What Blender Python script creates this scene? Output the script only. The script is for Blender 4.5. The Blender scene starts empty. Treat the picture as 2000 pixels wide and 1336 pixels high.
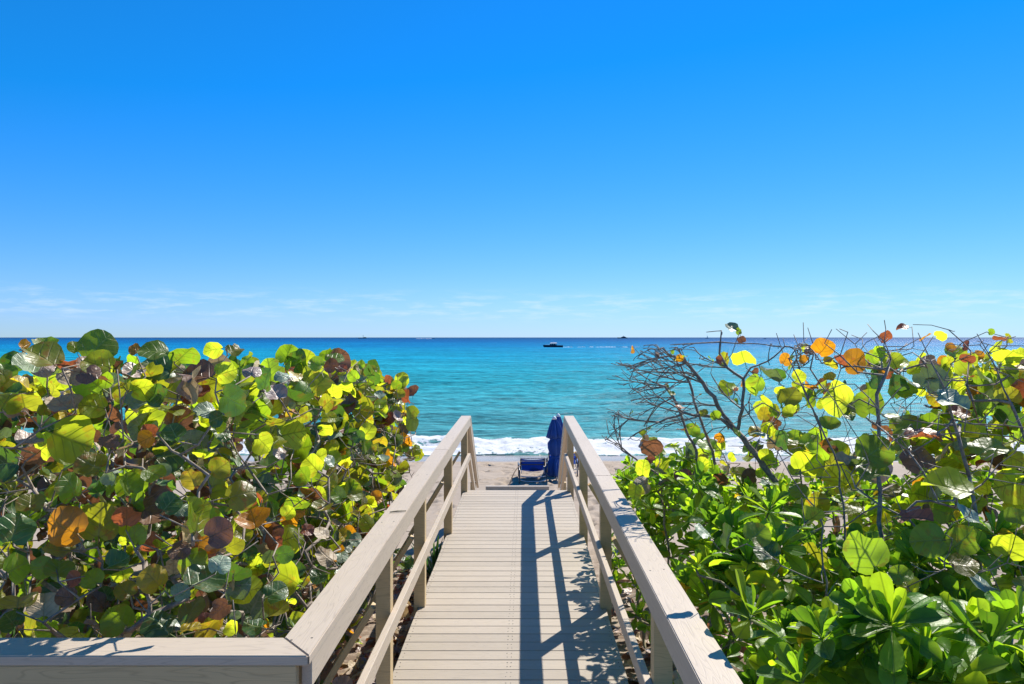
import bpy, bmesh, math, random
import numpy as np
from mathutils import Vector, Matrix, Quaternion

random.seed(7)
rng = np.random.default_rng(11)
sc = bpy.context.scene
COL = sc.collection

# ------------------------------------------------------------------ camera
F, VX, VY, CZ = 1423.0, 1023.0, 659.0, 2.2        # focal length in photo pixels, vanishing point, eye height above the deck
cam_d = bpy.data.cameras.new('camera')
cam = bpy.data.objects.new('camera', cam_d); COL.objects.link(cam)
cam.location = (0, 0, CZ); cam.rotation_euler = (math.radians(90), 0, 0)
cam_d.sensor_width = 36; cam_d.lens = F / 2000 * 36
cam_d.shift_x = -(VX - 1000) / 2000; cam_d.shift_y = -(668 - VY) / 2000
cam_d.clip_start = 0.05; cam_d.clip_end = 80000
sc.camera = cam

# ------------------------------------------------------------------ sky, sun, exposure
SUN = Vector((0.57, 0.865, 1.0)).normalized()
SUN_EL = math.asin(SUN.z); SUN_AZ = math.atan2(SUN.x, SUN.y)
world = bpy.data.worlds.new('World'); sc.world = world; world.use_nodes = True
def N(nt, t, **kw):
    n = nt.nodes.new(t)
    for k, v in kw.items():
        if k.startswith('i_'):
            key = k[2:]
            key = int(key) if key.isdigit() else key.replace('_', ' ')
            n.inputs[key].default_value = v
        else: setattr(n, k, v)
    return n
def math_n(nt, op, a, b=None, clamp=False):
    n = nt.nodes.new('ShaderNodeMath'); n.operation = op; n.use_clamp = clamp
    for i, v in enumerate((a, b)):
        if v is None: continue
        if hasattr(v, 'links'): nt.links.new(v, n.inputs[i])
        else: n.inputs[i].default_value = v
    return n.outputs[0]
def mix_c(nt, fac, a, b, mode='MIX'):
    n = nt.nodes.new('ShaderNodeMix'); n.data_type = 'RGBA'; n.blend_type = mode
    for i, v in ((0, fac), (6, a), (7, b)):
        if hasattr(v, 'links'): nt.links.new(v, n.inputs[i])
        elif i == 0: n.inputs[0].default_value = v
        else: n.inputs[i].default_value = (*v[:3], 1)
    return n.outputs[2]
def ramp(nt, fac, stops, interp='LINEAR'):
    n = nt.nodes.new('ShaderNodeValToRGB'); cr = n.color_ramp; cr.interpolation = interp
    while len(cr.elements) < len(stops): cr.elements.new(0.5)
    for e, (p, c) in zip(cr.elements, stops):
        e.position = p; e.color = (*c, 1) if not isinstance(c, (int, float)) else (c, c, c, 1)
    nt.links.new(fac, n.inputs[0])
    return n.outputs[0]
def maprange(nt, v, a, b, c=0.0, d=1.0, interp='LINEAR'):
    n = nt.nodes.new('ShaderNodeMapRange'); n.interpolation_type = interp
    nt.links.new(v, n.inputs[0])
    for i, x in enumerate((a, b, c, d)): n.inputs[i + 1].default_value = x
    return n.outputs[0]

wt = world.node_tree; wt.nodes.clear()
sky = N(wt, 'ShaderNodeTexSky', sky_type='NISHITA', sun_disc=False, sun_elevation=SUN_EL, sun_rotation=SUN_AZ,
        altitude=0.0, air_density=1.0, dust_density=0.0, ozone_density=6.0)
hs = N(wt, 'ShaderNodeHueSaturation', i_Saturation=1.25, i_Value=1.0)
wt.links.new(sky.outputs[0], hs.inputs['Color'])
# the whole sky graded alike: deeper azure, paler and less green towards the horizon
sc3 = N(wt, 'ShaderNodeSeparateColor'); wt.links.new(hs.outputs[0], sc3.inputs[0])
K = 0.123
r_ = math_n(wt, 'MAXIMUM', math_n(wt, 'MULTIPLY', math_n(wt, 'SUBTRACT', math_n(wt, 'MULTIPLY', sc3.outputs[0], 0.62*K), 0.034), 1.12/K), 0.010/K)
r_ = math_n(wt, 'DIVIDE', r_, math_n(wt, 'ADD', math_n(wt, 'MULTIPLY', r_, 0.66*K), 1.0))
g_ = math_n(wt, 'MULTIPLY', math_n(wt, 'POWER', math_n(wt, 'MULTIPLY', sc3.outputs[1], 0.95*K/0.25), 0.73), 0.255/K)
b_ = math_n(wt, 'MINIMUM', math_n(wt, 'MULTIPLY', sc3.outputs[2], 1.25), 0.94/K)
b_ = math_n(wt, 'MAXIMUM', b_, math_n(wt, 'MULTIPLY', g_, 1.12))
cc3 = N(wt, 'ShaderNodeCombineColor')
for i_, q_ in enumerate((r_, g_, b_)): wt.links.new(q_, cc3.inputs[i_])
tint = cc3.outputs[0]
# thin fair-weather cloud streaks low over the horizon, all the way round
tc = N(wt, 'ShaderNodeTexCoord')
sep = N(wt, 'ShaderNodeSeparateXYZ'); wt.links.new(tc.outputs['Generated'], sep.inputs[0])
mp = N(wt, 'ShaderNodeMapping'); mp.inputs['Scale'].default_value = (12, 12, 85)
wt.links.new(tc.outputs['Generated'], mp.inputs[0])
cn = N(wt, 'ShaderNodeTexNoise', i_Scale=1.6, i_Detail=6.0, i_Roughness=0.62); wt.links.new(mp.outputs[0], cn.inputs['Vector'])
cm = maprange(wt, cn.outputs[0], 0.47, 0.76)
up = maprange(wt, sep.outputs[2], 0.016, 0.034, 0, 1, 'SMOOTHSTEP'); dn = maprange(wt, sep.outputs[2], 0.046, 0.070, 1, 0, 'SMOOTHSTEP')
band = math_n(wt, 'MULTIPLY', math_n(wt, 'MULTIPLY', up, dn), cm)
band = math_n(wt, 'MULTIPLY', band, 0.4)
cl = mix_c(wt, band, tint, (6.6, 7.3, 8.2))
bg = N(wt, 'ShaderNodeBackground', i_Strength=0.093); wt.links.new(cl, bg.inputs[0])
wo = N(wt, 'ShaderNodeOutputWorld'); wt.links.new(bg.outputs[0], wo.inputs[0])

sun_d = bpy.data.lights.new('sun', 'SUN'); sun_d.energy = 5.0; sun_d.angle = math.radians(0.5); sun_d.color = (1.0, 0.945, 0.85)
sun = bpy.data.objects.new('sun', sun_d); COL.objects.link(sun)
sun.rotation_euler = SUN.to_track_quat('Z', 'Y').to_euler(); sun.location = (10, 15, 20)
vs = sc.view_settings
vs.view_transform = 'Standard'; vs.look = 'None'; vs.exposure = 0.55; vs.gamma = 1.0; vs.use_curve_mapping = False
sc.cycles.max_bounces = 8; sc.cycles.transparent_max_bounces = 8

# ------------------------------------------------------------------ helpers
def P(px, py, Y):
    return Vector(((px - VX) * Y / F, Y, CZ - (py - VY) * Y / F))
def link(name, me, parent=None, mats=()):
    o = bpy.data.objects.new(name, me); COL.objects.link(o)
    for m in mats: o.data.materials.append(m)
    if parent is not None: o.parent = parent
    return o
def empty(name, loc, label=None, cat=None, group=None):
    o = bpy.data.objects.new(name, None); COL.objects.link(o); o.location = loc
    o.empty_display_size = 0.1
    return tag(o, label, cat, group)
def tag(o, label=None, cat=None, group=None, kind=None):
    if label: o['label'] = label
    if cat: o['category'] = cat
    if group: o['group'] = group
    if kind: o['kind'] = kind
    return o
class MB:
    """collects geometry for ONE mesh object"""
    def __init__(s): s.v = []; s.f = []; s.m = []
    def add(s, vs, fs, mi=0):
        b = len(s.v); s.v.extend([tuple(v) for v in vs]); s.f.extend([tuple(i + b for i in f) for f in fs]); s.m.extend([mi] * len(fs))
    def box(s, a, b, mi=0, mat=None):
        (x0, y0, z0), (x1, y1, z1) = a, b
        vs = [(x0,y0,z0),(x1,y0,z0),(x1,y1,z0),(x0,y1,z0),(x0,y0,z1),(x1,y0,z1),(x1,y1,z1),(x0,y1,z1)]
        if mat is not None: vs = [mat @ Vector(v) for v in vs]
        s.add(vs, [(3,2,1,0),(4,5,6,7),(0,1,5,4),(1,2,6,5),(2,3,7,6),(3,0,4,7)], mi)
    def tube(s, pts, rad, n=6, mi=0, cap=True):
        pts = [Vector(p) for p in pts]
        rad = rad if hasattr(rad, '__len__') else [rad] * len(pts)
        rings = []; up = None
        for i, p in enumerate(pts):
            d = (pts[min(i + 1, len(pts) - 1)] - pts[max(i - 1, 0)])
            d = d.normalized() if d.length > 1e-9 else Vector((0, 0, 1))
            if up is None: up = Vector((1, 0, 0)) if abs(d.x) < 0.8 else Vector((0, 1, 0))
            a = d.cross(up).normalized(); up = a.cross(d).normalized()
            rings.append([p + (a * math.cos(2*math.pi*k/n) + up * math.sin(2*math.pi*k/n)) * rad[i] for k in range(n)])
        vs = [v for r in rings for v in r]; fs = []
        for i in range(len(pts) - 1):
            for k in range(n):
                fs.append((i*n + k, i*n + (k+1) % n, (i+1)*n + (k+1) % n, (i+1)*n + k))
        if cap: fs.append(tuple(range(n))[::-1]); fs.append(tuple((len(pts)-1)*n + k for k in range(n)))
        s.add(vs, fs, mi)
    def lathe(s, prof, c=(0,0,0), n=16, mi=0, mod=None):
        vs = []; fs = []
        for (r, z) in prof:
            for k in range(n):
                a = 2*math.pi*k/n; rr = r * (mod(a, z) if mod else 1)
                vs.append((c[0] + rr*math.cos(a), c[1] + rr*math.sin(a), c[2] + z))
        for i in range(len(prof) - 1):
            for k in range(n): fs.append((i*n+k, i*n+(k+1)%n, (i+1)*n+(k+1)%n, (i+1)*n+k))
        fs.append(tuple(range(n))[::-1]); fs.append(tuple((len(prof)-1)*n+k for k in range(n)))
        s.add(vs, fs, mi)
    def mesh(s, name, smooth=False):
        me = bpy.data.meshes.new(name); me.from_pydata(s.v, [], s.f)
        if any(s.m): me.polygons.foreach_set('material_index', s.m)
        if smooth: me.polygons.foreach_set('use_smooth', [True] * len(me.polygons))
        me.update(); return me
    def build(s, name, mats, parent=None, smooth=False):
        mats = mats if isinstance(mats, (list, tuple)) else [mats]
        return link(name, s.mesh(name, smooth), parent, mats)

def vnoise(x, y, seed=0):
    """smooth value noise on arrays, 0..1"""
    xi = np.floor(x).astype(np.int64); yi = np.floor(y).astype(np.int64); fx = x - xi; fy = y - yi
    def h(a, b):
        n = (a * 374761393 + b * 668265263 + seed * 974711) & 0xFFFFFFFF
        n = ((n ^ (n >> 13)) * 1274126177) & 0xFFFFFFFF
        return ((n ^ (n >> 16)) & 0xFFFF) / 65535.0
    sx = fx*fx*(3-2*fx); sy = fy*fy*(3-2*fy)
    return (h(xi,yi)*(1-sx) + h(xi+1,yi)*sx)*(1-sy) + (h(xi,yi+1)*(1-sx) + h(xi+1,yi+1)*sx)*sy
def fbm(x, y, seed=0, o=4):
    t = 0; a = 0.5
    for k in range(o): t = t + a * vnoise(x * 2**k, y * 2**k, seed + k); a *= 0.5
    return t / (1 - 0.5**o)

# ------------------------------------------------------------------ materials
def new_mat(name):
    m = bpy.data.materials.new(name); m.use_nodes = True; nt = m.node_tree; nt.nodes.clear()
    out = N(nt, 'ShaderNodeOutputMaterial'); return m, nt, out
def plain(name, col, rough=0.5, metal=0.0, var=0.08, scale=8.0, bump=0.0, spec=0.5, trans=0.0):
    m, nt, out = new_mat(name)
    b = N(nt, 'ShaderNodeBsdfPrincipled', i_Roughness=rough, i_Metallic=metal); b.inputs['Specular IOR Level'].default_value = spec
    tc = N(nt, 'ShaderNodeTexCoord')
    n = N(nt, 'ShaderNodeTexNoise', i_Scale=scale, i_Detail=5.0); nt.links.new(tc.outputs['Object'], n.inputs['Vector'])
    c = mix_c(nt, n.outputs[0], [x*(1-var) for x in col], [x*(1+var) for x in col])
    nt.links.new(c, b.inputs['Base Color'])
    if bump:
        bp = N(nt, 'ShaderNodeBump', i_Strength=bump, i_Distance=0.01); nt.links.new(n.outputs[0], bp.inputs['Height']); nt.links.new(bp.outputs[0], b.inputs['Normal'])
    if trans:
        t_ = N(nt, 'ShaderNodeBsdfTranslucent'); nt.links.new(c, t_.inputs[0]); x_ = N(nt, 'ShaderNodeMixShader', i_0=trans); nt.links.new(b.outputs[0], x_.inputs[1]); nt.links.new(t_.outputs[0], x_.inputs[2]); nt.links.new(x_.outputs[0], out.inputs[0]); return m
    nt.links.new(b.outputs[0], out.inputs[0]); return m

def wood(name, col, grain_dark=0.8, lines=0.35, rough=0.55, var=0.06, groove=0.0):
    """composite timber; object-space X runs along the board"""
    m, nt, out = new_mat(name)
    b = N(nt, 'ShaderNodeBsdfPrincipled', i_Roughness=rough); b.inputs['Specular IOR Level'].default_value = 0.3
    tc = N(nt, 'ShaderNodeTexCoord'); oi = N(nt, 'ShaderNodeObjectInfo')
    off = N(nt, 'ShaderNodeVectorMath', operation='SCALE'); 
    cx = N(nt, 'ShaderNodeCombineXYZ')
    for i, k in enumerate((37.0, 11.0, 23.0)): nt.links.new(math_n(nt, 'MULTIPLY', oi.outputs['Random'], k), cx.inputs[i])
    ad = N(nt, 'ShaderNodeVectorMath', operation='ADD'); nt.links.new(tc.outputs['Object'], ad.inputs[0]); nt.links.new(cx.outputs[0], ad.inputs[1])
    mp = N(nt, 'ShaderNodeMapping'); mp.inputs['Scale'].default_value = (1.1, 13, 13); nt.links.new(ad.outputs[0], mp.inputs[0])
    n1 = N(nt, 'ShaderNodeTexNoise', i_Scale=1.0, i_Detail=2.0, i_Roughness=0.45); nt.links.new(mp.outputs[0], n1.inputs['Vector'])
    # cathedral contour lines
    fr = math_n(nt, 'FRACT', math_n(nt, 'MULTIPLY', n1.outputs[0], 20.0))
    tri = math_n(nt, 'ABSOLUTE', math_n(nt, 'SUBTRACT', fr, 0.5))
    ln = maprange(nt, tri, 0.34, 0.5, 0, 1)
    mp2 = N(nt, 'ShaderNodeMapping'); mp2.inputs['Scale'].default_value = (2.5, 120, 120); nt.links.new(ad.outputs[0], mp2.inputs[0])
    n2 = N(nt, 'ShaderNodeTexNoise', i_Scale=1.0, i_Detail=3.0); nt.links.new(mp2.outputs[0], n2.inputs['Vector'])
    n3 = N(nt, 'ShaderNodeTexNoise', i_Scale=2.2, i_Detail=5.0, i_Roughness=0.6); nt.links.new(ad.outputs[0], n3.inputs['Vector'])
    rnd = maprange(nt, oi.outputs['Random'], 0, 1, 1 - var, 1 + var)
    dark = [c * grain_dark for c in col]
    c1 = mix_c(nt, math_n(nt, 'MULTIPLY', ln, lines), col, [c*0.5 for c in col])
    c2 = mix_c(nt, maprange(nt, n2.outputs[0], 0.35, 0.7), c1, dark, 'MIX')
    c2b = mix_c(nt, 0.55, c1, c2)
    c3 = mix_c(nt, maprange(nt, n3.outputs[0], 0.45, 0.75, 0, 0.35), c2b, [col[0]*0.78, col[1]*0.76, col[2]*0.74])
    sc_ = N(nt, 'ShaderNodeVectorMath', operation='SCALE'); nt.links.new(c3, sc_.inputs[0]); nt.links.new(rnd, sc_.inputs['Scale'])
    nt.links.new(sc_.outputs[0], b.inputs['Base Color'])
    bp = N(nt, 'ShaderNodeBump', i_Strength=0.25, i_Distance=0.002)
    h = math_n(nt, 'SUBTRACT', n2.outputs[0], math_n(nt, 'MULTIPLY', ln, 0.6)); nt.links.new(h, bp.inputs['Height'])
    nt.links.new(bp.outputs[0], b.inputs['Normal'])
    nt.links.new(b.outputs[0], out.inputs[0]); return m

M = {}
M['deck'] = wood('deck_composite', (0.445, 0.378, 0.30), 0.84, 0.3, 0.6, 0.09)
M['rail'] = wood('rail_composite', (0.53, 0.44, 0.345), 0.88, 0.36, 0.5, 0.03)
M['post'] = wood('post_timber', (0.57, 0.425, 0.235), 0.88, 0.5, 0.55, 0.04)
M['joist'] = wood('joist_timber', (0.30, 0.24, 0.17), 0.8, 0.3, 0.7, 0.05)
M['screw'] = plain('screw_head', (0.06, 0.055, 0.05), 0.5)

# ------------------------------------------------------------------ ground: one sheet of sand from the dune down under the sea
WET0, EDGE = 23.0, 25.6
PROF = np.array([(-80, -0.3), (2, -0.30), (5, -0.42), (8, -0.62), (11, -0.88), (13.5, -1.0), (16, -1.05), (20, -1.33), (23.2, -1.76), (25.6, -1.965), (30, -2.35), (45, -3.6), (120, -9), (400, -20)])
def ground_z(x, y):
    x = np.asarray(x, float); y = np.asarray(y, float)
    z = np.interp(y, PROF[:, 0], PROF[:, 1])
    dune = np.clip((9.5 - y) / 5, 0, 1) * np.clip((x - 0.9) / 0.8, 0, 1) * 0.35     # the dune is higher on the right of the walk
    return z + dune + (fbm(x*0.35, y*0.35, 3) - 0.5) * 0.16 * np.clip((25 - y) / 6, 0, 1) * np.clip((np.abs(x + 0.1) - 0.3), 0.15, 1)
def axis(*segs):
    out = []
    for a, b, n in segs: out += list(np.linspace(a, b, n, endpoint=False))
    return np.array(out)
gx = axis((-400, -60, 10), (-60, -12, 24), (-12, -6, 30), (-6, 9, 200), (9, 16, 40), (16, 60, 30), (60, 401, 11))
gy = axis((-80, 1, 20), (1, 11, 70), (11, 27, 250), (27, 45, 18), (45, 401, 12))
GX, GY = np.meshgrid(gx, gy)
GZ = ground_z(GX, GY)
dry = np.clip((23.4 - GY) / 1.5, 0, 1) * np.clip((GY - 10.5) / 1.5, 0, 1)
GZ += dry * ((fbm(GX*1.3, GY*1.3, 21) - 0.5) * 0.05 + (fbm(GX*4.5, GY*4.5, 22, 3) - 0.5) * 0.035)
fp = np.random.default_rng(5)                                   # footprints trodden across the dry sand
for k in range(44):
    x0, y0 = fp.uniform(-4.5, 6), fp.uniform(12, 22.5); a = fp.uniform(0, 2*math.pi); n = int(fp.integers(5, 13))
    for j in range(n):
        s = (j % 2) * 2 - 1
        cx = x0 + math.cos(a)*0.55*j - math.sin(a)*0.09*s; cy = y0 + math.sin(a)*0.55*j + math.cos(a)*0.09*s
        if cy > 22.8: continue
        u = (GX-cx)*math.cos(a) + (GY-cy)*math.sin(a); v = -(GX-cx)*math.sin(a) + (GY-cy)*math.cos(a)
        d = (u/0.15)**2 + (v/0.075)**2
        GZ += np.where(d < 4, -0.11*np.exp(-d) + 0.04*np.exp(-(np.sqrt(np.maximum(d,0))-1.6)**2*6), 0)
def grid_mesh(name, X, Y, Z, attrs=None, uv=None):
    h, w = X.shape
    me = bpy.data.meshes.new(name)
    co = np.stack([X, Y, Z], -1).reshape(-1, 3)
    i = np.arange(h*w).reshape(h, w)
    q = np.stack([i[:-1,:-1], i[:-1,1:], i[1:,1:], i[1:,:-1]], -1).reshape(-1, 4)
    me.vertices.add(h*w); me.vertices.foreach_set('co', co.ravel())
    me.loops.add(q.size); me.loops.foreach_set('vertex_index', q.ravel())
    me.polygons.add(len(q)); me.polygons.foreach_set('loop_start', np.arange(0, q.size, 4)); me.polygons.foreach_set('loop_total', np.full(len(q), 4))
    me.polygons.foreach_set('use_smooth', np.ones(len(q), bool))
    for k, a in (attrs or {}).items():
        at = me.attributes.new(k, 'FLOAT', 'POINT'); at.data.foreach_set('value', a.ravel().astype(np.float32))
    me.update(calc_edges=True); me.validate(); return me

m, nt, out = new_mat('sand')
b = N(nt, 'ShaderNodeBsdfPrincipled'); b.inputs['Specular IOR Level'].default_value = 0.3
geo = N(nt, 'ShaderNodeNewGeometry'); sp = N(nt, 'ShaderNodeSeparateXYZ'); nt.links.new(geo.outputs['Position'], sp.inputs[0])
n1 = N(nt, 'ShaderNodeTexNoise', i_Scale=0.6, i_Detail=6.0); nt.links.new(geo.outputs['Position'], n1.inputs['Vector'])
n2 = N(nt, 'ShaderNodeTexNoise', i_Scale=60.0, i_Detail=4.0); nt.links.new(geo.outputs['Position'], n2.inputs['Vector'])
n3 = N(nt, 'ShaderNodeTexNoise', i_Scale=5.0, i_Detail=6.0, i_Roughness=0.65); nt.links.new(geo.outputs['Position'], n3.inputs['Vector'])
c = mix_c(nt, n1.outputs[0], (0.33, 0.265, 0.205), (0.395, 0.32, 0.25))
c = mix_c(nt, maprange(nt, n2.outputs[0], 0.35, 0.75, 0, 0.35), c, (0.27, 0.215, 0.165))
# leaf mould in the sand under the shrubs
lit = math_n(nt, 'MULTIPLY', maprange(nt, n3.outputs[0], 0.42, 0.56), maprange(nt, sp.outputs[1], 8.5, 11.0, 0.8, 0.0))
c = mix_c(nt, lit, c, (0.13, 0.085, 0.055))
wet = maprange(nt, math_n(nt, 'ADD', sp.outputs[1], math_n(nt, 'MULTIPLY', n1.outputs[0], 1.6)), 23.6, 24.5, 0, 1, 'SMOOTHSTEP')
c = mix_c(nt, wet, c, (0.27, 0.235, 0.215))
nt.links.new(c, b.inputs['Base Color'])
nt.links.new(maprange(nt, wet, 0, 1, 0.95, 0.22), b.inputs['Roughness'])
bp = N(nt, 'ShaderNodeBump', i_Strength=0.5, i_Distance=0.02)
hh = math_n(nt, 'MULTIPLY', math_n(nt, 'ADD', n3.outputs[0], math_n(nt, 'MULTIPLY', n2.outputs[0], 0.25)), maprange(nt, wet, 0, 1, 1, 0.05))
nt.links.new(hh, bp.inputs['Height']); nt.links.new(bp.outputs[0], b.inputs['Normal']); nt.links.new(b.outputs[0], out.inputs[0])
M['sand'] = m
ground = link('sand_ground', grid_mesh('sand_ground', GX, GY, GZ), None, [M['sand']]); tag(ground, kind='structure')

# ------------------------------------------------------------------ sea: one sheet from the breaking wave to the horizon
SEA = -2.0
sy = np.concatenate([np.arange(25.0, 34, 0.09), np.arange(34, 70, 0.3), 70 * 1.055 ** np.arange(0, 122)])
st = np.linspace(-1, 1, 520)
SX = st[None, :] * (sy[:, None] * 1.15 + 8); SY = np.repeat(sy[:, None], len(st), 1)
edge = EDGE + (fbm(SX*0.18, SX*0 + 3.3, 31) - 0.5) * 2.4 + (fbm(SX*0.9, SX*0 + 1.3, 32) - 0.5) * 0.5
crest = 28.5 + (fbm(SX*0.12, SX*0 + 8.3, 33) - 0.5) * 2.2
amp = 0.30 + (fbm(SX*0.25, SX*0 + 2.1, 34) - 0.5) * 0.25
dd = SY - crest
ridge = amp * np.where(dd < 0, np.exp(-(dd/1.5)**2), np.exp(-(dd/1.3)**2))
ch = fbm(SX*2.2, SY*2.2, 35, 4) - 0.5
foam = np.clip((SY - edge) / 0.12, 0, 1) * np.clip((crest + 0.45 + (fbm(SX*0.8, SY*0.8, 36) - 0.5) * 2.4 - SY) / 0.35, 0, 1)
foam *= (0.38 + 0.75 * np.clip(fbm(SX*0.7, SY*1.2, 37), 0, 1)) * (0.62 + 0.38*np.clip((SY - edge) / 1.3, 0, 1))
swell = 0.05*np.sin(SY*0.62 + 2.5*fbm(SX*0.05, SY*0.02, 38)) + (fbm(SX*0.55, SY*1.5, 39, 3) - 0.5)*0.13
swell *= np.clip((SY - 29) / 4, 0, 1) * np.clip((900 - SY) / 600, 0, 1)
SZ = SEA + swell + ridge + foam * ch * 0.34 * np.clip((SY - edge) / 1.0, 0.15, 1)
wash = np.clip((crest - SY) / 1.5, 0, 1)
gz = ground_z(SX, SY)
SZ = np.where(SY < crest, np.maximum(SZ, gz + 0.02 + 0.05*np.clip((SY-edge)/0.8, 0, 1)), SZ)
SZ = np.where(SY < edge, gz - 0.15, SZ)
m, nt, out = new_mat('sea_water')
geo = N(nt, 'ShaderNodeNewGeometry'); sp = N(nt, 'ShaderNodeSeparateXYZ'); nt.links.new(geo.outputs['Position'], sp.inputs[0])
ly = math_n(nt, 'LOGARITHM', sp.outputs[1], 10.0)
nb = N(nt, 'ShaderNodeTexNoise', i_Scale=1.0, i_Detail=4.0)
mpb = N(nt, 'ShaderNodeMapping'); mpb.inputs['Scale'].default_value = (0.004, 0.012, 1); nt.links.new(geo.outputs['Position'], mpb.inputs[0]); nt.links.new(mpb.outputs[0], nb.inputs['Vector'])
lyn = math_n(nt, 'ADD', ly, maprange(nt, nb.outputs[0], 0.3, 0.7, -0.10, 0.10))
fac = maprange(nt, lyn, 1.4, 3.9)
WATER = [(0.0, (0.15, 0.30, 0.28)), (0.06, (0.07, 0.28, 0.31)), (0.18, (0.02, 0.29, 0.36)), (0.32, (0.008, 0.27, 0.42)), (0.46, (0.004, 0.19, 0.40)), (0.60, (0.004, 0.12, 0.32)), (0.78, (0.010, 0.085, 0.23)), (1.0, (0.02, 0.08, 0.19))]
wc = ramp(nt, fac, WATER)
def wnoise(sx, sy, det=4.0, ro=0.55):
    mpn = N(nt, 'ShaderNodeMapping'); mpn.inputs['Scale'].default_value = (sx, sy, 1); nt.links.new(geo.outputs['Position'], mpn.inputs[0])
    n = N(nt, 'ShaderNodeTexNoise', i_Scale=1.0, i_Detail=det, i_Roughness=ro); nt.links.new(mpn.outputs[0], n.inputs['Vector']); return n.outputs[0]
w0, w1, w2, w3 = wnoise(3.0, 6.5, 5.0, 0.6), wnoise(1.1, 2.8), wnoise(0.20, 0.55), wnoise(0.03, 0.09)
hsum = math_n(nt, 'ADD', math_n(nt, 'ADD', math_n(nt, 'MULTIPLY', w0, 0.14), math_n(nt, 'MULTIPLY', w1, 0.34)), math_n(nt, 'ADD', math_n(nt, 'MULTIPLY', w2, 1.1), math_n(nt, 'MULTIPLY', w3, 4.0)))
bp = N(nt, 'ShaderNodeBump', i_Strength=1.0, i_Distance=0.55); nt.links.new(hsum, bp.inputs['Height'])
wvar = math_n(nt, 'ADD', math_n(nt, 'MULTIPLY', math_n(nt, 'SUBTRACT', w1, 0.5), 1.9), math_n(nt, 'ADD', math_n(nt, 'MULTIPLY', math_n(nt, 'SUBTRACT', w2, 0.5), 1.5), math_n(nt, 'MULTIPLY', math_n(nt, 'SUBTRACT', w3, 0.5), 1.0)))  # light and shade of the ripples also put into the water colour
wsc = N(nt, 'ShaderNodeVectorMath', operation='SCALE'); nt.links.new(wc, wsc.inputs[0]); nt.links.new(maprange(nt, wvar, -0.5, 0.5, 0.33, 1.46), wsc.inputs['Scale']); wc = wsc.outputs[0]
dif = N(nt, 'ShaderNodeBsdfDiffuse'); nt.links.new(wc, dif.inputs[0]); nt.links.new(bp.outputs[0], dif.inputs['Normal'])
glo = N(nt, 'ShaderNodeBsdfGlossy', i_Roughness=0.30); nt.links.new(bp.outputs[0], glo.inputs['Normal'])
fre = N(nt, 'ShaderNodeFresnel', i_IOR=1.33); nt.links.new(bp.outputs[0], fre.inputs['Normal'])
ms = N(nt, 'ShaderNodeMixShader'); nt.links.new(math_n(nt, 'MINIMUM', math_n(nt, 'MULTIPLY', fre.outputs[0], 0.25), 0.05), ms.inputs[0]); nt.links.new(dif.outputs[0], ms.inputs[1]); nt.links.new(glo.outputs[0], ms.inputs[2])
at = N(nt, 'ShaderNodeAttribute', attribute_name='foam')
fn1 = N(nt, 'ShaderNodeTexNoise', i_Scale=3.2, i_Detail=7.0, i_Roughness=0.68); nt.links.new(geo.outputs['Position'], fn1.inputs['Vector'])
fm = maprange(nt, math_n(nt, 'ADD', at.outputs['Fac'], math_n(nt, 'MULTIPLY', math_n(nt, 'SUBTRACT', fn1.outputs[0], 0.5), 1.7)), 0.40, 0.56)
fm = math_n(nt, 'MULTIPLY', fm, maprange(nt, at.outputs['Fac'], 0.02, 0.15))
# small whitecaps further out
wcap = wnoise(0.45, 1.6, 5.0, 0.7)
capm = math_n(nt, 'MULTIPLY', maprange(nt, wcap, 0.735, 0.77), maprange(nt, sp.outputs[1], 30.0, 36.0))
fm = math_n(nt, 'MAXIMUM', fm, math_n(nt, 'MULTIPLY', capm, 0.6))
fd = N(nt, 'ShaderNodeBsdfDiffuse'); fd.inputs[0].default_value = (0.68, 0.685, 0.69, 1)
fbp = N(nt, 'ShaderNodeBump', i_Strength=0.6, i_Distance=0.08); nt.links.new(fn1.outputs[0], fbp.inputs['Height']); nt.links.new(fbp.outputs[0], fd.inputs['Normal'])
ftr = N(nt, 'ShaderNodeBsdfTranslucent'); ftr.inputs[0].default_value = (0.9, 0.91, 0.92, 1)
fmx = N(nt, 'ShaderNodeMixShader', i_0=0.0); nt.links.new(fd.outputs[0], fmx.inputs[1]); nt.links.new(ftr.outputs[0], fmx.inputs[2])
ms2 = N(nt, 'ShaderNodeMixShader'); nt.links.new(fm, ms2.inputs[0]); nt.links.new(ms.outputs[0], ms2.inputs[1]); nt.links.new(fmx.outputs[0], ms2.inputs[2])
nt.links.new(ms2.outputs[0], out.inputs[0]); M['sea'] = m
sea = link('sea', grid_mesh('sea', SX, SY, SZ, {'foam': foam}), None, [M['sea']]); tag(sea, kind='structure')

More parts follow.
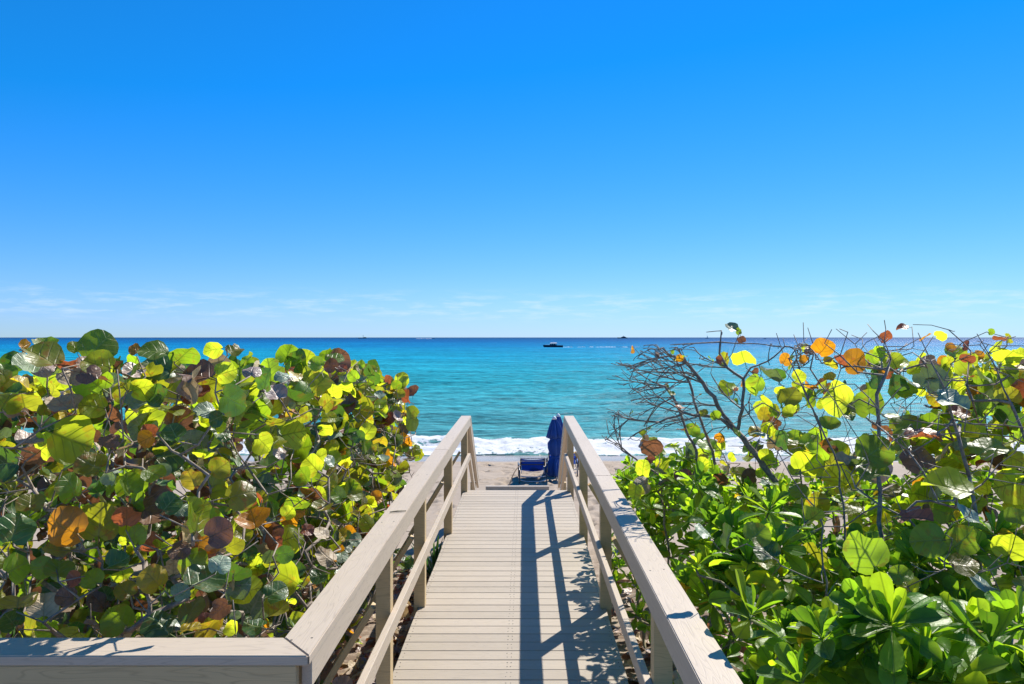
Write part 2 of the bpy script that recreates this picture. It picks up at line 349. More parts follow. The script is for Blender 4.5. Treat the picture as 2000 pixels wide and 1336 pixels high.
# ------------------------------------------------------------------ boardwalk
XL, XR, YEND = -0.862, 0.668, 10.5
def board_mesh(L, W, T, bev=0.003):
    """box with softened edges, X along its length, origin at the middle of its underside"""
    bm = bmesh.new(); bmesh.ops.create_cube(bm, size=1.0)
    for v in bm.verts: v.co = Vector((v.co.x*L, v.co.y*W, (v.co.z+0.5)*T))
    if bev: bmesh.ops.bevel(bm, geom=bm.edges[:], offset=bev, segments=1, affect='EDGES')
    me = bpy.data.meshes.new('board'); bm.to_mesh(me); bm.free(); return me
def beam(name, a, b, W, T, mat, parent, bev=0.003, roll=None):
    """board from a to b (centre line), width W sideways, thickness T upwards"""
    a = Vector(a); b = Vector(b); d = (b - a); L = d.length; d.normalize()
    side = Vector((0,0,1)).cross(d)
    if side.length < 1e-4: side = Vector((0, 1, 0)) if abs(d.z) > 0.5 else Vector((1,0,0))
    side.normalize(); upv = d.cross(side)
    o = link(name, board_mesh(L, W, T, bev), parent, [mat])
    R = Matrix((d, side, upv)).transposed().to_4x4()
    o.matrix_local = Matrix.Translation((a + b)/2 - upv*T/2) @ R
    return o

walk = empty('boardwalk', (0, 0, 0), 'long beige plank boardwalk running straight towards the beach between the shrubs', 'boardwalk')
PITCH = 0.1455
bm_deck = board_mesh(XR - XL, PITCH - 0.006, 0.025, 0.003); bm_deck.materials.append(M['deck'])
nb_ = 0; y = YEND - PITCH/2
while y > 0.3:
    o = bpy.data.objects.new('deck_board', bm_deck); COL.objects.link(o); o.parent = walk
    o.location = ((XL+XR)/2 + random.uniform(-.003, .003), y, -0.025 + random.uniform(-.0008, .0008)); o.rotation_euler.z = random.uniform(-.0006, .0006)
    y -= PITCH; nb_ += 1
DECK0 = y + PITCH/2
for xj in (XL+0.025, -0.1, XR-0.025): beam('joist', (xj, DECK0, -0.115), (xj, YEND - 0.04, -0.115), 0.038, 0.17, M['joist'], walk)
beam('rim_board', (XL, YEND - 0.019, -0.115), (XR, YEND - 0.019, -0.115), 0.036, 0.17, M['deck'], walk)
for yy in (1.0, 3.2, 5.4, 7.6, 9.8):
    for xj in (XL + 0.12, XR - 0.12): beam('pile', (xj, yy, -1.5), (xj, yy, -0.03), 0.089, 0.089, M['joist'], walk)
s = MB(); y = YEND - PITCH/2
while y > 3.5:
    for xs in (XL+0.03, -0.115, -0.085, XR-0.03):
        for dy in (-0.03, 0.03): s.lathe([(0.0042, 0), (0.0042, 0.0011)], (xs + random.uniform(-.004,.004), y + dy, -0.0002), 6)
    y -= PITCH
o = s.build('screw_heads', M['screw'], walk); tag(o, kind='stuff')

CAP_Z, MID_Z = 1.07, 0.535
def post(parent, x_in, s, y, top, w=0.089):
    """4x4 post notched over the deck edge; s = +1 right side, -1 left side"""
    mb = MB(); xo = x_in + s*w; lo, hi = sorted((x_in, xo))
    mb.box((lo, y - w/2, 0.002), (hi, y + w/2, top))
    e = (XR if s > 0 else XL) + s*0.004; lo, hi = sorted((e, xo))
    mb.box((lo, y - w/2, -1.6), (hi, y + w/2, 0.002))
    return mb.build('post', M['post'], parent)
def brace(parent, s, x0, y):
    beam('brace', (x0, y + 0.005, 0.56), (x0 + s*0.72, y + 0.005, -0.62), 0.085, 0.038, M['post'], parent)

# left railing with its return along the front
railL = empty('railing', (-0.85, 6.5, -0.5), 'beige timber railing beside the round leaved shrubs, with a mitred corner return', 'railing')
railL.location = (0, 0, 0)
def poly_prism(name, pts, z0, z1, mat, parent, rotz=0.0, org=(0,0,0)):
    mb = MB(); n = len(pts); R = Matrix.Rotation(-rotz, 4, 'Z'); O = Vector(org)
    q = [R @ (Vector((p[0], p[1], 0)) - O) for p in pts]
    mb.add([(v.x, v.y, z0) for v in q] + [(v.x, v.y, z1) for v in q], [tuple(range(n))[::-1], tuple(range(n, 2*n))] + [(i, (i+1) % n, n+(i+1) % n, n+i) for i in range(n)])
    me = mb.mesh(name); bm = bmesh.new(); bm.from_mesh(me); bmesh.ops.bevel(bm, geom=bm.edges[:], offset=0.004, segments=2, affect='EDGES'); bm.to_mesh(me); bm.free()
    o = link(name, me, parent, [mat]); o.location = O; o.rotation_euler.z = rotz; return o
LI, LO = -0.762, -0.902            # inner and outer edge of the left cap
FB, FFr = 2.745, 2.585             # back and front edge of the return's cap
poly_prism('cap_board', [(LI, FFr+0.0015), (LI, 7.35), (LO, 7.35), (LO, FB+0.0015)], CAP_Z-0.036, CAP_Z, M['rail'], railL, math.pi/2, (0,0,0))
poly_prism('cap_board', [(LI, 7.353), (LI, YEND+0.02), (LO, YEND+0.02), (LO, 7.353)], CAP_Z-0.036, CAP_Z, M['rail'], railL, math.pi/2, (0,0,0))
poly_prism('cap_board', [(LI-0.0015, FFr), (LO-0.0015, FB), (-4.6, FB), (-4.6, FFr)], CAP_Z-0.036, CAP_Z, M['rail'], railL)
XA = LI - 0.006                    # inner face of apron and mid rail
beam('apron_board', (XA-0.019, 2.64, CAP_Z-0.036-0.053), (XA-0.019, YEND, CAP_Z-0.036-0.053), 0.038, 0.10, M['rail'], railL)
beam('mid_rail', (XA-0.019, 2.64, MID_Z-0.045), (XA-0.019, YEND-0.03, MID_Z-0.045), 0.038, 0.09, M['rail'], railL)
beam('apron_board', (-4.6, FFr+0.024, CAP_Z-0.036-0.112), (XA-0.042, FFr+0.024, CAP_Z-0.036-0.112), 0.036, 0.22, M['post'], railL)
beam('mid_rail', (-4.6, FFr+0.024, 0.40), (XA-0.042, FFr+0.024, 0.40), 0.036, 0.09, M['post'], railL)
for yy in (2.70, 4.45, 5.98, 8.2, 10.42):
    post(railL, XA-0.0385, -1, yy, CAP_Z-0.037)
    if yy > 3: brace(railL, -1, XA-0.0385-0.089-0.02, yy)
for xx in (-2.6, -4.5):
    mb = MB(); mb.box((xx-0.045, FFr+0.045, -1.2), (xx+0.045, FFr+0.134, CAP_Z-0.037)); mb.build('post', M['post'], railL)
# right railing
railR = empty('railing', (0, 0, 0), 'beige timber railing with bold grain beside the spoon leaved green shrubs', 'railing')
RI, RO = 0.578, 0.718
poly_prism('cap_board', [(RO, 1.0), (RO, 5.96), (RI, 5.96), (RI, 1.0)], CAP_Z-0.036, CAP_Z, M['rail'], railR, math.pi/2)
poly_prism('cap_board', [(RO, 5.963), (RO, YEND+0.02), (RI, YEND+0.02), (RI, 5.963)], CAP_Z-0.036, CAP_Z, M['rail'], railR, math.pi/2)
XB = RI + 0.006
beam('apron_board', (XB+0.019, 1.0, CAP_Z-0.036-0.053), (XB+0.019, YEND, CAP_Z-0.036-0.053), 0.038, 0.10, M['rail'], railR)
beam('mid_rail', (XB+0.019, 1.0, MID_Z-0.045), (XB+0.019, YEND-0.03, MID_Z-0.045), 0.038, 0.09, M['rail'], railR)
for yy in (1.2, 3.53, 5.95, 8.15, 10.42):
    post(railR, XB+0.0385, 1, yy, CAP_Z-0.037)
    if yy > 3: brace(railR, 1, XB+0.0385+0.089+0.02, yy)
# dots of screws on the caps
for (x0, parent, ys) in ((-0.832, railL, (2.72, 4.45, 5.98, 8.2)), (0.648, railR, (3.53, 5.95, 8.15))):
    mb = MB()
    for yy in ys:
        for dx in (-0.035, 0.035): mb.lathe([(0.0045, 0), (0.0045, 0.001)], (x0 + dx, yy + 0.02*(dx > 0), CAP_Z-0.0002), 6)
    tag(mb.build('screw_heads', M['screw'], parent), kind='stuff')
# stairs to the beach with raking handrails and a low landing
stairs = empty('beach_stairs', (0, 0, 0), 'beige timber steps and landing dropping from the boardwalk onto the sand', 'stairs')
RISE, GO = 0.165, 0.27
for k in range(1, 4):
    y0 = YEND + (k-1)*GO + 0.02
    for j in range(2): beam('tread', (XL+0.06, y0 + 0.07 + j*0.137, -RISE*k-0.013), (XR-0.06, y0 + 0.07 + j*0.137, -RISE*k-0.013), 0.131, 0.025, M['deck'], stairs)
LZ = -0.75; ly0 = YEND + 3*GO + 0.04
k = 0; yy = ly0 + 0.07
while yy < 14.05:
    beam('landing_board', (XL+0.13, yy, LZ-0.013), (XR-0.18, yy, LZ-0.013), 0.138, 0.025, M['deck'], stairs); yy += 0.1445
for xj in (XL+0.16, XR-0.21): beam('landing_joist', (xj, ly0, LZ-0.115), (xj, 14.08, LZ-0.115), 0.038, 0.17, M['joist'], stairs)
beam('kerb_board', (XL+0.13, 14.03, LZ+0.045), (XR-0.18, 14.03, LZ+0.045), 0.09, 0.088, M['rail'], stairs)
beam('landing_step', (XR-0.17, 13.9, LZ-0.02), (XR+0.12, 13.9, LZ-0.02), 0.20, 0.03, M['deck'], stairs)
for (s, xi, rail) in ((-1, XA, railL), (1, XB, railR)):
    dY, dZ = 1.95, -1.30
    for nm, zz, th in (('stair_cap', CAP_Z-0.02, 0.036), ('stair_apron', CAP_Z-0.10, 0.10), ('stair_mid_rail', MID_Z-0.05, 0.09)):
        xx = xi + s*(0.066 if nm == 'stair_cap' else 0.019); ww = 0.14 if nm == 'stair_cap' else 0.038
        beam(nm, (xx, YEND+0.03, zz), (xx, YEND+0.03+dY, zz+dZ), ww, th, M['rail'], stairs)
    mb = MB(); lo, hi = sorted((xi+s*0.039, xi+s*0.128)); mb.box((lo, YEND+1.72, -2.0), (hi, YEND+1.81, CAP_Z-0.14-1.17)); mb.build('post', M['post'], stairs)
    beam('stringer', (xi+s*0.02, YEND+0.02, -0.16), (xi+s*0.02, YEND+0.02+0.95, -0.16-0.60), 0.038, 0.2, M['joist'], stairs)

# ------------------------------------------------------------------ leaves: shapes and materials
def leaf_mat(name, base, trans, tf, vein, vein_amt=0.6, rough=0.40, spot=(0.20,0.07,0.03), spot_amt=0.3, coat=0.85, naup=False):
    m, nt, out = new_mat(name)
    uv = N(nt, 'ShaderNodeUVMap'); sp = N(nt, 'ShaderNodeSeparateXYZ'); nt.links.new(uv.outputs[0], sp.inputs[0])
    u = math_n(nt, 'ABSOLUTE', math_n(nt, 'SUBTRACT', math_n(nt, 'MULTIPLY', sp.outputs[0], 2.0), 1.0))
    v = math_n(nt, 'SUBTRACT', math_n(nt, 'MULTIPLY', sp.outputs[1], 2.0), 1.0)
    oi = N(nt, 'ShaderNodeObjectInfo'); geo = N(nt, 'ShaderNodeNewGeometry')
    rnd = math_n(nt, 'FRACT', math_n(nt, 'ADD', math_n(nt, 'MULTIPLY', oi.outputs['Random'], 7.31), math_n(nt, 'MULTIPLY', geo.outputs['Random Per Island'], 3.77)))
    mid = maprange(nt, u, 0.02, 0.075, 1, 0)
    if naup: vm = math_n(nt, 'MULTIPLY', mid, 0.9)
    else:
        t = math_n(nt, 'SUBTRACT', v, math_n(nt, 'MULTIPLY', math_n(nt, 'POWER', u, 0.85), 0.62))
        fr = math_n(nt, 'ABSOLUTE', math_n(nt, 'SUBTRACT', math_n(nt, 'FRACT', math_n(nt, 'ADD', math_n(nt, 'MULTIPLY', t, 2.1), 0.2)), 0.5))
        lat = math_n(nt, 'MULTIPLY', maprange(nt, fr, 0.015, 0.10, 1, 0), maprange(nt, u, 0.3, 0.95, 0.95, 0.25))
        vm = math_n(nt, 'MAXIMUM', mid, lat)
    cx = N(nt, 'ShaderNodeVectorMath', operation='ADD'); cb = N(nt, 'ShaderNodeCombineXYZ')
    nt.links.new(math_n(nt, 'MULTIPLY', rnd, 50.0), cb.inputs[0]); nt.links.new(math_n(nt, 'MULTIPLY', rnd, 31.0), cb.inputs[1])
    nt.links.new(uv.outputs[0], cx.inputs[0]); nt.links.new(cb.outputs[0], cx.inputs[1])
    n1 = N(nt, 'ShaderNodeTexNoise', i_Scale=2.6, i_Detail=4.0); nt.links.new(cx.outputs[0], n1.inputs['Vector'])
    n2 = N(nt, 'ShaderNodeTexNoise', i_Scale=14.0, i_Detail=4.0); nt.links.new(cx.outputs[0], n2.inputs['Vector'])
    br = maprange(nt, rnd, 0, 1, 0.7, 1.3)
    sm = math_n(nt, 'MULTIPLY', maprange(nt, math_n(nt, 'ADD', n1.outputs[0], math_n(nt, 'MULTIPLY', math_n(nt, 'SUBTRACT', n2.outputs[0], 0.5), 0.25)), 0.56, 0.64), spot_amt)
    def shade(col, vcol, va, sp_c):
        c = mix_c(nt, maprange(nt, n1.outputs[0], 0.3, 0.7), [x*0.8 for x in col], [min(x*1.2, 1) for x in col])
        s2 = N(nt, 'ShaderNodeVectorMath', operation='SCALE'); nt.links.new(c, s2.inputs[0]); nt.links.new(br, s2.inputs['Scale'])
        c = mix_c(nt, sm, s2.outputs[0], sp_c)
        return mix_c(nt, math_n(nt, 'MULTIPLY', vm, va), c, vcol)
    cd = shade(base, vein, vein_amt, spot)
    ct = shade(trans, [x*0.34 for x in trans], 0.8, [spot[0]*1.8, spot[1]*1.3, spot[2]])
    b = N(nt, 'ShaderNodeBsdfPrincipled', i_Roughness=rough); b.inputs['Specular IOR Level'].default_value = coat
    nt.links.new(cd, b.inputs['Base Color'])
    tr = N(nt, 'ShaderNodeBsdfTranslucent'); nt.links.new(ct, tr.inputs[0])
    bp = N(nt, 'ShaderNodeBump', i_Strength=0.5, i_Distance=0.006)
    nt.links.new(math_n(nt, 'ADD', math_n(nt, 'MULTIPLY', vm, -1.0), math_n(nt, 'MULTIPLY', n1.outputs[0], 3.0)), bp.inputs['Height'])
    nt.links.new(bp.outputs[0], b.inputs['Normal'])
    ms = N(nt, 'ShaderNodeMixShader', i_0=tf); nt.links.new(b.outputs[0], ms.inputs[1]); nt.links.new(tr.outputs[0], ms.inputs[2])
    nt.links.new(ms.outputs[0], out.inputs[0]); return m
LM = {  # sea grape leaf colours
 'lime':  leaf_mat('leaf_backlit_lime', (0.17, 0.24, 0.03), (0.74, 0.90, 0.03), 0.66, (0.34, 0.36, 0.08), 0.4, spot=(0.36,0.22,0.02), spot_amt=0.45),  # glow of a backlit leaf put into the colour
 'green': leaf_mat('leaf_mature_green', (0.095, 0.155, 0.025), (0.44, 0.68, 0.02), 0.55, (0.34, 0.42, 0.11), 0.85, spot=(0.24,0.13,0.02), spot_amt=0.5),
 'dark':  leaf_mat('leaf_shaded_dark_green', (0.035, 0.095, 0.03), (0.16, 0.34, 0.025), 0.4, (0.30, 0.36, 0.13), 0.9, spot=(0.16,0.08,0.02), spot_amt=0.45),  # green of a leaf in shade, darkened in the colour itself
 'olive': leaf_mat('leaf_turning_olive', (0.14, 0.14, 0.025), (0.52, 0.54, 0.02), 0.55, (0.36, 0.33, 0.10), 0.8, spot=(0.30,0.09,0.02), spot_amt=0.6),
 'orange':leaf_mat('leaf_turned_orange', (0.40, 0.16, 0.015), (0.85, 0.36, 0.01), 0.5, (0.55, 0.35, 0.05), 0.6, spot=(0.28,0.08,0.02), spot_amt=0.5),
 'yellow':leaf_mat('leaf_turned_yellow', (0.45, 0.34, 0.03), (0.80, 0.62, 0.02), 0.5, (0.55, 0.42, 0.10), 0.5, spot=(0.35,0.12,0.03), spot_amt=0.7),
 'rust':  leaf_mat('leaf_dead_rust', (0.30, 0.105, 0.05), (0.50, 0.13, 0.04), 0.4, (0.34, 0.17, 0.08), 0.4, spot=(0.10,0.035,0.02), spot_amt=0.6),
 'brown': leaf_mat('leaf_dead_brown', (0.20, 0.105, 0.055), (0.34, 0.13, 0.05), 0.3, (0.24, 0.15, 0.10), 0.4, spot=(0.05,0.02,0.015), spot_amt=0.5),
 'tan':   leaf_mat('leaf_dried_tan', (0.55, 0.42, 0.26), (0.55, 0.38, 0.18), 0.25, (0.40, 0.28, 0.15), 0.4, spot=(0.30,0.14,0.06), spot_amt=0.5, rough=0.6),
 'mauve': leaf_mat('leaf_glare_mauve', (0.48, 0.355, 0.29), (0.30, 0.18, 0.10), 0.2, (0.34, 0.22, 0.18), 0.4, spot=(0.22,0.10,0.08), spot_amt=0.5, rough=0.45),  # pinkish sun glare put into the base colour
 'silver':leaf_mat('leaf_sheen_silver_green', (0.26, 0.33, 0.23), (0.25, 0.36, 0.06), 0.25, (0.50, 0.55, 0.40), 0.4, spot=(0.10,0.18,0.05), spot_amt=0.6, rough=0.42, coat=0.5),  # pale sheen of sky and sun put into the base colour
 'nlime': leaf_mat('spoon_leaf_young', (0.15, 0.26, 0.03), (0.58, 0.84, 0.02), 0.58, (0.30, 0.42, 0.08), 0.5, rough=0.42, coat=0.4, spot_amt=0.12, naup=True),
 'ngreen':leaf_mat('spoon_leaf_green', (0.095, 0.205, 0.03), (0.40, 0.72, 0.02), 0.5, (0.22, 0.36, 0.08), 0.5, rough=0.42, coat=0.4, spot_amt=0.15, naup=True),
 'ndark': leaf_mat('spoon_leaf_dark', (0.05, 0.14, 0.025), (0.24, 0.50, 0.02), 0.42, (0.16, 0.28, 0.06), 0.5, rough=0.42, coat=0.4, spot_amt=0.15, naup=True),
 'nyell': leaf_mat('spoon_leaf_yellow', (0.50, 0.33, 0.03), (0.85, 0.55, 0.02), 0.5, (0.6, 0.45, 0.1), 0.5, rough=0.4, spot_amt=0.3, naup=True),
}
def grape_leaf(kind):
    """round sea grape leaf with heart-shaped base; stalk at the origin, blade centre at (0, .60, 0), about 1 across"""
    r = random.Random(100 + kind); n = 18
    fold = [0.25, 0.55, -0.35, 0.75, 0.40, -0.5, 1.1, 0.15][kind]; cup = [0.12, -0.22, 0.28, -0.10, 0.38, 0.22, -0.30, -0.42][kind]
    asp = [1.05, 0.98, 1.08, 1.0, 1.1, 0.92, 0.9, 1.02][kind]
    ring = []
    for k in range(n):
        th = -math.pi/2 + 2*math.pi*k/n
        d = abs((k if k <= n/2 else n-k)) / (n/2)              # 0 at the stalk, 1 at the tip
        rad = 0.5 * (1.0 - 0.34*math.exp(-(d/0.085)**2) + 0.05*math.sin(math.pi*d)) * r.uniform(0.955, 1.035)
        if kind == 5 and k in (6, 7): rad *= 0.72              # torn edge
        if kind == 3 and k == 12: rad *= 0.7
        ring.append((rad*math.cos(th)*asp, rad*math.sin(th)))
    ph = r.uniform(0, 6)
    def z(x, y):
        q = math.hypot(x, y)
        return fold*abs(x)*0.55 + cup*q*q*1.6 + 0.06*math.sin(3*math.atan2(y, x)+ph)*q*2 + 0.035*math.sin(6*math.atan2(y, x)+ph*2)*(q > .4) + (-0.12*y*y if kind in (2, 4) else 0.08*y)
    vs = [(0, 0, z(0, 0))]; uvs = [(0.5, 0.5)]
    for s in (0.55, 1.0):
        for (x, y) in ring: vs.append((x*s, y*s, z(x*s, y*s))); uvs.append((0.5+x*s, 0.5+y*s))
    fs = []
    for k in range(n):
        k2 = (k+1) % n
        fs.append((0, 1+k, 1+k2)); fs.append((1+k, 1+n+k, 1+n+k2, 1+k2))
    vs = [(x, y+0.60, zz) for x, y, zz in vs]
    b = len(vs); e = vs[1+n]                                       # stalk
    for (p, w) in (((0, 0, -0.05), 0.014), (e, 0.018)):
        for k in range(3): vs.append((p[0]+w*math.cos(2.1*k), p[1], p[2]+w*math.sin(2.1*k))); uvs.append((0.5, 0.5))
    for k in range(3): fs.append((b+k, b+(k+1) % 3, b+3+(k+1) % 3, b+3+k))
    return np.array(vs), fs, np.array(uvs)
def spoon_leaf(kind):
    """obovate naupaka leaf, length 1 along +Y, base at the origin"""
    prof = [(0.0, 0.022), (0.22, 0.055), (0.45, 0.135), (0.65, 0.205), (0.82, 0.215), (0.94, 0.145), (1.0, 0.0)]
    curl = [0.18, -0.10, -0.32, 0.30][kind]; cup = [0.5, 0.3, 0.55, 0.7][kind]
    vs = []; uvs = []; fs = []
    for (y, w) in prof:
        zz = curl*y*y
        for sx in (-1, 0, 1):
            vs.append((sx*w, y, zz + abs(sx)*w*cup)); uvs.append((0.5+sx*w*1.6, y))
    for i in range(len(prof)-1):
        a = i*3
        fs += [(a, a+1, a+4, a+3), (a+1, a+2, a+5, a+4)]
    return np.array(vs), fs, np.array(uvs)
GL = [grape_leaf(k) for k in range(8)]; NL = [spoon_leaf(k) for k in range(4)]
_cache = {}
def leaf_data(species, kind, mat):
    key = (species, kind, mat)
    if key not in _cache:
        v, f, uv = (GL if species == 'g' else NL)[kind]
        me = bpy.data.meshes.new('leaf'); me.from_pydata([tuple(p) for p in v], [], f)
        l = me.uv_layers.new(name='UVMap')
        idx = np.empty(len(me.loops), int); me.loops.foreach_get('vertex_index', idx)
        l.data.foreach_set('uv', uv[idx].ravel()); me.polygons.foreach_set('use_smooth', [True]*len(me.polygons))
        me.materials.append(LM[mat]); _cache[key] = me
    return _cache[key]

class Leaf:
    __slots__ = ('sp', 'k', 'mat', 'M', 'rank', 'base')
def make_leaf(sp, kind, mat, base, axis_y, normal, size, rank):
    """base = end of the stalk, axis_y = direction the blade runs, normal = upper side"""
    L = Leaf(); L.sp, L.k, L.mat, L.rank = sp, kind, mat, rank
    y = axis_y.normalized(); n = (normal - y*normal.dot(y))
    n = n.normalized() if n.length > 1e-4 else y.orthogonal().normalized()
    x = y.cross(n)
    R = Matrix((x, y, n)).transposed() * size
    L.M = Matrix.Translation(base) @ R.to_4x4(); L.base = Vector(base); return L
def emit_leaves(leaves, root, limit=300, name='leaf', foliage='foliage'):
    """the largest in view as one object each, the rest joined into one part"""
    leaves.sort(key=lambda l: l.rank)
    inv = Matrix.Translation(-root.location)
    for l in leaves[:limit]:
        o = bpy.data.objects.new(name, leaf_data(l.sp, l.k, l.mat)); COL.objects.link(o); o.parent = root
        o.matrix_local = inv @ l.M
    rest = leaves[limit:]
    if not rest: return
    mats = sorted({l.mat for l in rest}); mi = {m: i for i, m in enumerate(mats)}
    V = []; Fc = []; U = []; Mi = []; b = 0
    for l in rest:
        v, f, uv = (GL if l.sp == 'g' else NL)[l.k]
        A = np.array(inv @ l.M); V.append(v @ A[:3, :3].T + A[:3, 3])
        Fc += [tuple(i+b for i in q) for q in f]; Mi += [mi[l.mat]]*len(f); U.append(uv); b += len(v)
    V = np.concatenate(V); U = np.concatenate(U)
    me = bpy.data.meshes.new(foliage); me.from_pydata(V.tolist(), [], Fc)
    lay = me.uv_layers.new(name='UVMap'); idx = np.empty(len(me.loops), int); me.loops.foreach_get('vertex_index', idx)
    lay.data.foreach_set('uv', U[idx].ravel()); me.polygons.foreach_set('use_smooth', [True]*len(me.polygons)); me.polygons.foreach_set('material_index', Mi)
    o = link(foliage, me, root, [LM[m] for m in mats]); tag(o, kind='stuff')

# bark
def bark(name, a, b_):
    m, nt, out = new_mat(name); b = N(nt, 'ShaderNodeBsdfPrincipled', i_Roughness=0.75); b.inputs['Specular IOR Level'].default_value = 0.3
    tc = N(nt, 'ShaderNodeTexCoord'); n = N(nt, 'ShaderNodeTexNoise', i_Scale=26.0, i_Detail=6.0, i_Roughness=0.7); nt.links.new(tc.outputs['Object'], n.inputs['Vector'])
    nt.links.new(mix_c(nt, maprange(nt, n.outputs[0], 0.35, 0.65), a, b_), b.inputs['Base Color'])
    bp = N(nt, 'ShaderNodeBump', i_Strength=0.6, i_Distance=0.006); nt.links.new(n.outputs[0], bp.inputs['Height']); nt.links.new(bp.outputs[0], b.inputs['Normal'])
    nt.links.new(b.outputs[0], out.inputs[0]); return m
M['bark'] = bark('bark_grey_brown', (0.15, 0.115, 0.09), (0.38, 0.315, 0.26))
M['stem'] = bark('stem_pale', (0.16, 0.13, 0.08), (0.32, 0.28, 0.18))

def branch_tree(seeds, targets, twig=0.0028, grow=0.42, wob=0.03, step=0.13, cap_r=0.045):
    """join every target to the nearest node of a growing tree; radii add up from the twigs (pipe model)"""
    pos = []; par = []
    for poly in seeds:
        prev = -1
        for i, p in enumerate(poly):
            p = Vector(p)
            if prev >= 0:
                d = (p - Vector(pos[prev])); n = max(1, int(d.length/step)); a = Vector(pos[prev])
                for j in range(1, n):
                    q = a + d*(j/n) + Vector((random.gauss(0, wob*.5), random.gauss(0, wob*.5), random.gauss(0, wob*.5)))
                    pos.append(tuple(q)); par.append(prev); prev = len(pos)-1
            elif pos:
                dist = [(Vector(q)-p).length for q in pos]; k = int(np.argmin(dist))
                if dist[k] < 0.06: prev = k; continue
            pos.append(tuple(p)); par.append(prev); prev = len(pos)-1
    roots = [Vector(p[0]) for p in seeds]
    tg = sorted(targets, key=lambda t: min((t-r).length for r in roots))
    for t in tg:
        A = np.array(pos); ta = np.array(t)
        d = np.linalg.norm(A - ta, axis=1) + 0.6*np.maximum(A[:, 2] - ta[2], 0)     # twigs prefer to rise
        k = int(np.argmin(d)); a = Vector(pos[k]); v = t - a; n = max(1, int(v.length/step)); prev = k
        bow = Vector((random.gauss(0, 1), random.gauss(0, 1), random.gauss(-.3, 1))) * wob * min(v.length*2, 1.6)
        g_ = par[k]; t0 = (a - Vector(pos[g_])) if g_ >= 0 else Vector((0, 0, 1))
        t0 = t0.normalized()*v.length*0.6 if t0.length > 1e-6 else v
        if t0.dot(v) < 0: t0 = t0*0.35
        for j in range(1, n+1):
            s = j/n; h1 = s**3 - 2*s*s + s; h2 = s**3 - s*s
            q = a + v*(3*s*s - 2*s**3) + t0*h1 + v*h2*0.9 + bow*math.sin(math.pi*s)*0.5 + (Vector((random.gauss(0, wob*.4), random.gauss(0, wob*.4), random.gauss(0, wob*.4))) if j < n else Vector())
            pos.append(tuple(q)); par.append(prev); prev = len(pos)-1
    n = len(pos); kids = [0.0]*n; r = [0.0]*n
    ex = 1/grow
    for i in range(n-1, -1, -1):
        r[i] = min(cap_r, max(twig, kids[i]**grow if kids[i] else twig))
        if par[i] >= 0: kids[par[i]] += r[i]**ex
    return pos, par, r
def emit_branches(name, tree, root, mat, sides=5):
    pos, par, r = tree; L = root.location
    comp = list(range(len(par)))
    for i, p in enumerate(par):
        if p >= 0: comp[i] = comp[p]
    for c in sorted(set(comp)): one_stem(name, pos, par, r, [i for i in range(len(par)) if comp[i] == c], L, root, mat, sides)
def one_stem(name, pos, par, r, ids, L, root, mat, sides):
    V = []; Fc = []
    ang = [2*math.pi*k/sides for k in range(sides)]
    for i in ids:
        p = par[i]
        if p < 0: continue
        a = Vector(pos[p]) - L; b = Vector(pos[i]) - L; d = b - a
        if d.length < 1e-5: continue
        u = d.orthogonal().normalized(); w = d.normalized().cross(u); base = len(V)
        ra = min(r[p], r[i]*1.35)
        e = d.normalized()*r[i]*0.6
        for (c, rr) in ((a - e*0.5, ra), (b + e*0.5, r[i])):
            for t in ang: V.append(tuple(c + (u*math.cos(t) + w*math.sin(t))*rr))
        for k in range(sides): Fc.append((base+k, base+(k+1) % sides, base+sides+(k+1) % sides, base+sides+k))
        Fc.append(tuple(base+sides+k for k in range(sides)))
    me = bpy.data.meshes.new(name); me.from_pydata(V, [], Fc); me.polygons.foreach_set('use_smooth', [True]*len(me.polygons)); me.update()
    return link(name, me, root, [mat])

def rand_unit():
    while True:
        v = Vector((random.uniform(-1, 1), random.uniform(-1, 1), random.uniform(-1, 1)))
        if 0.05 < v.length < 1: return v.normalized()
CAM = Vector((0, 0, CZ))
def hero(px, py, w, h, mat, Y, roll=None):
    """one leaf picked out in the photograph: middle, apparent width and height in photo pixels"""
    c = P(px, py, Y); tocam = (CAM - c).normalized()
    right = Vector((0,0,1)).cross(tocam).normalized() * -1; up = right.cross(-tocam) * 1
    right = tocam.cross(Vector((0,0,1))).normalized() * -1; up = tocam.cross(right).normalized()
    if up.z < 0: up = -up
    big = max(w, h); size = big*Y/F/1.02
    if h < w: t = math.acos(max(0.25, h/w*0.98)); n = tocam*math.cos(t) + up*math.sin(t)*(1 if random.random() < .72 else -1)
    else: t = math.acos(max(0.25, w/h*0.98)); n = tocam*math.cos(t) + right*math.sin(t)*(1 if random.random() < .5 else -1)
    n = (n + rand_unit()*0.18).normalized()
    if mat in ('silver', 'mauve', 'tan'): n = (Vector((0.42, -0.45, 0.75)) + rand_unit()*0.28).normalized()
    a = math.radians(roll if roll is not None else random.gauss(90, 75))
    y = right*math.cos(a) + up*math.sin(a); y = (y - n*y.dot(n)).normalized()
    k = random.choice((0, 1, 2, 4, 5, 7)) if min(w, h)/big > 0.62 else random.choice((0, 1, 3, 6))
    return make_leaf('g', k, mat, c - y*0.6*size, y, n, size, -1000)
def pick(weights):
    ks = list(weights); return random.choices(ks, [weights[k] for k in ks])[0]
def cluster(tip, outward, n, mats, size=(0.10, 0.19), rank=0.0, up=0.35, out=None):
    """a tuft of round leaves at the end of a twig"""
    res = []
    for j in range(n):
        d = (outward*0.7 + rand_unit()*0.9 + Vector((0, 0, up))).normalized()
        nn = (outward*0.5 + rand_unit()*0.85 + Vector((0.12, -0.1, 0.5))).normalized()
        s = random.uniform(*size)
        b = tip + rand_unit()*0.03
        L = make_leaf('g', random.randrange(8), pick(mats), b, d, nn, s, rank - s*3)
        res.append(L)
    return res

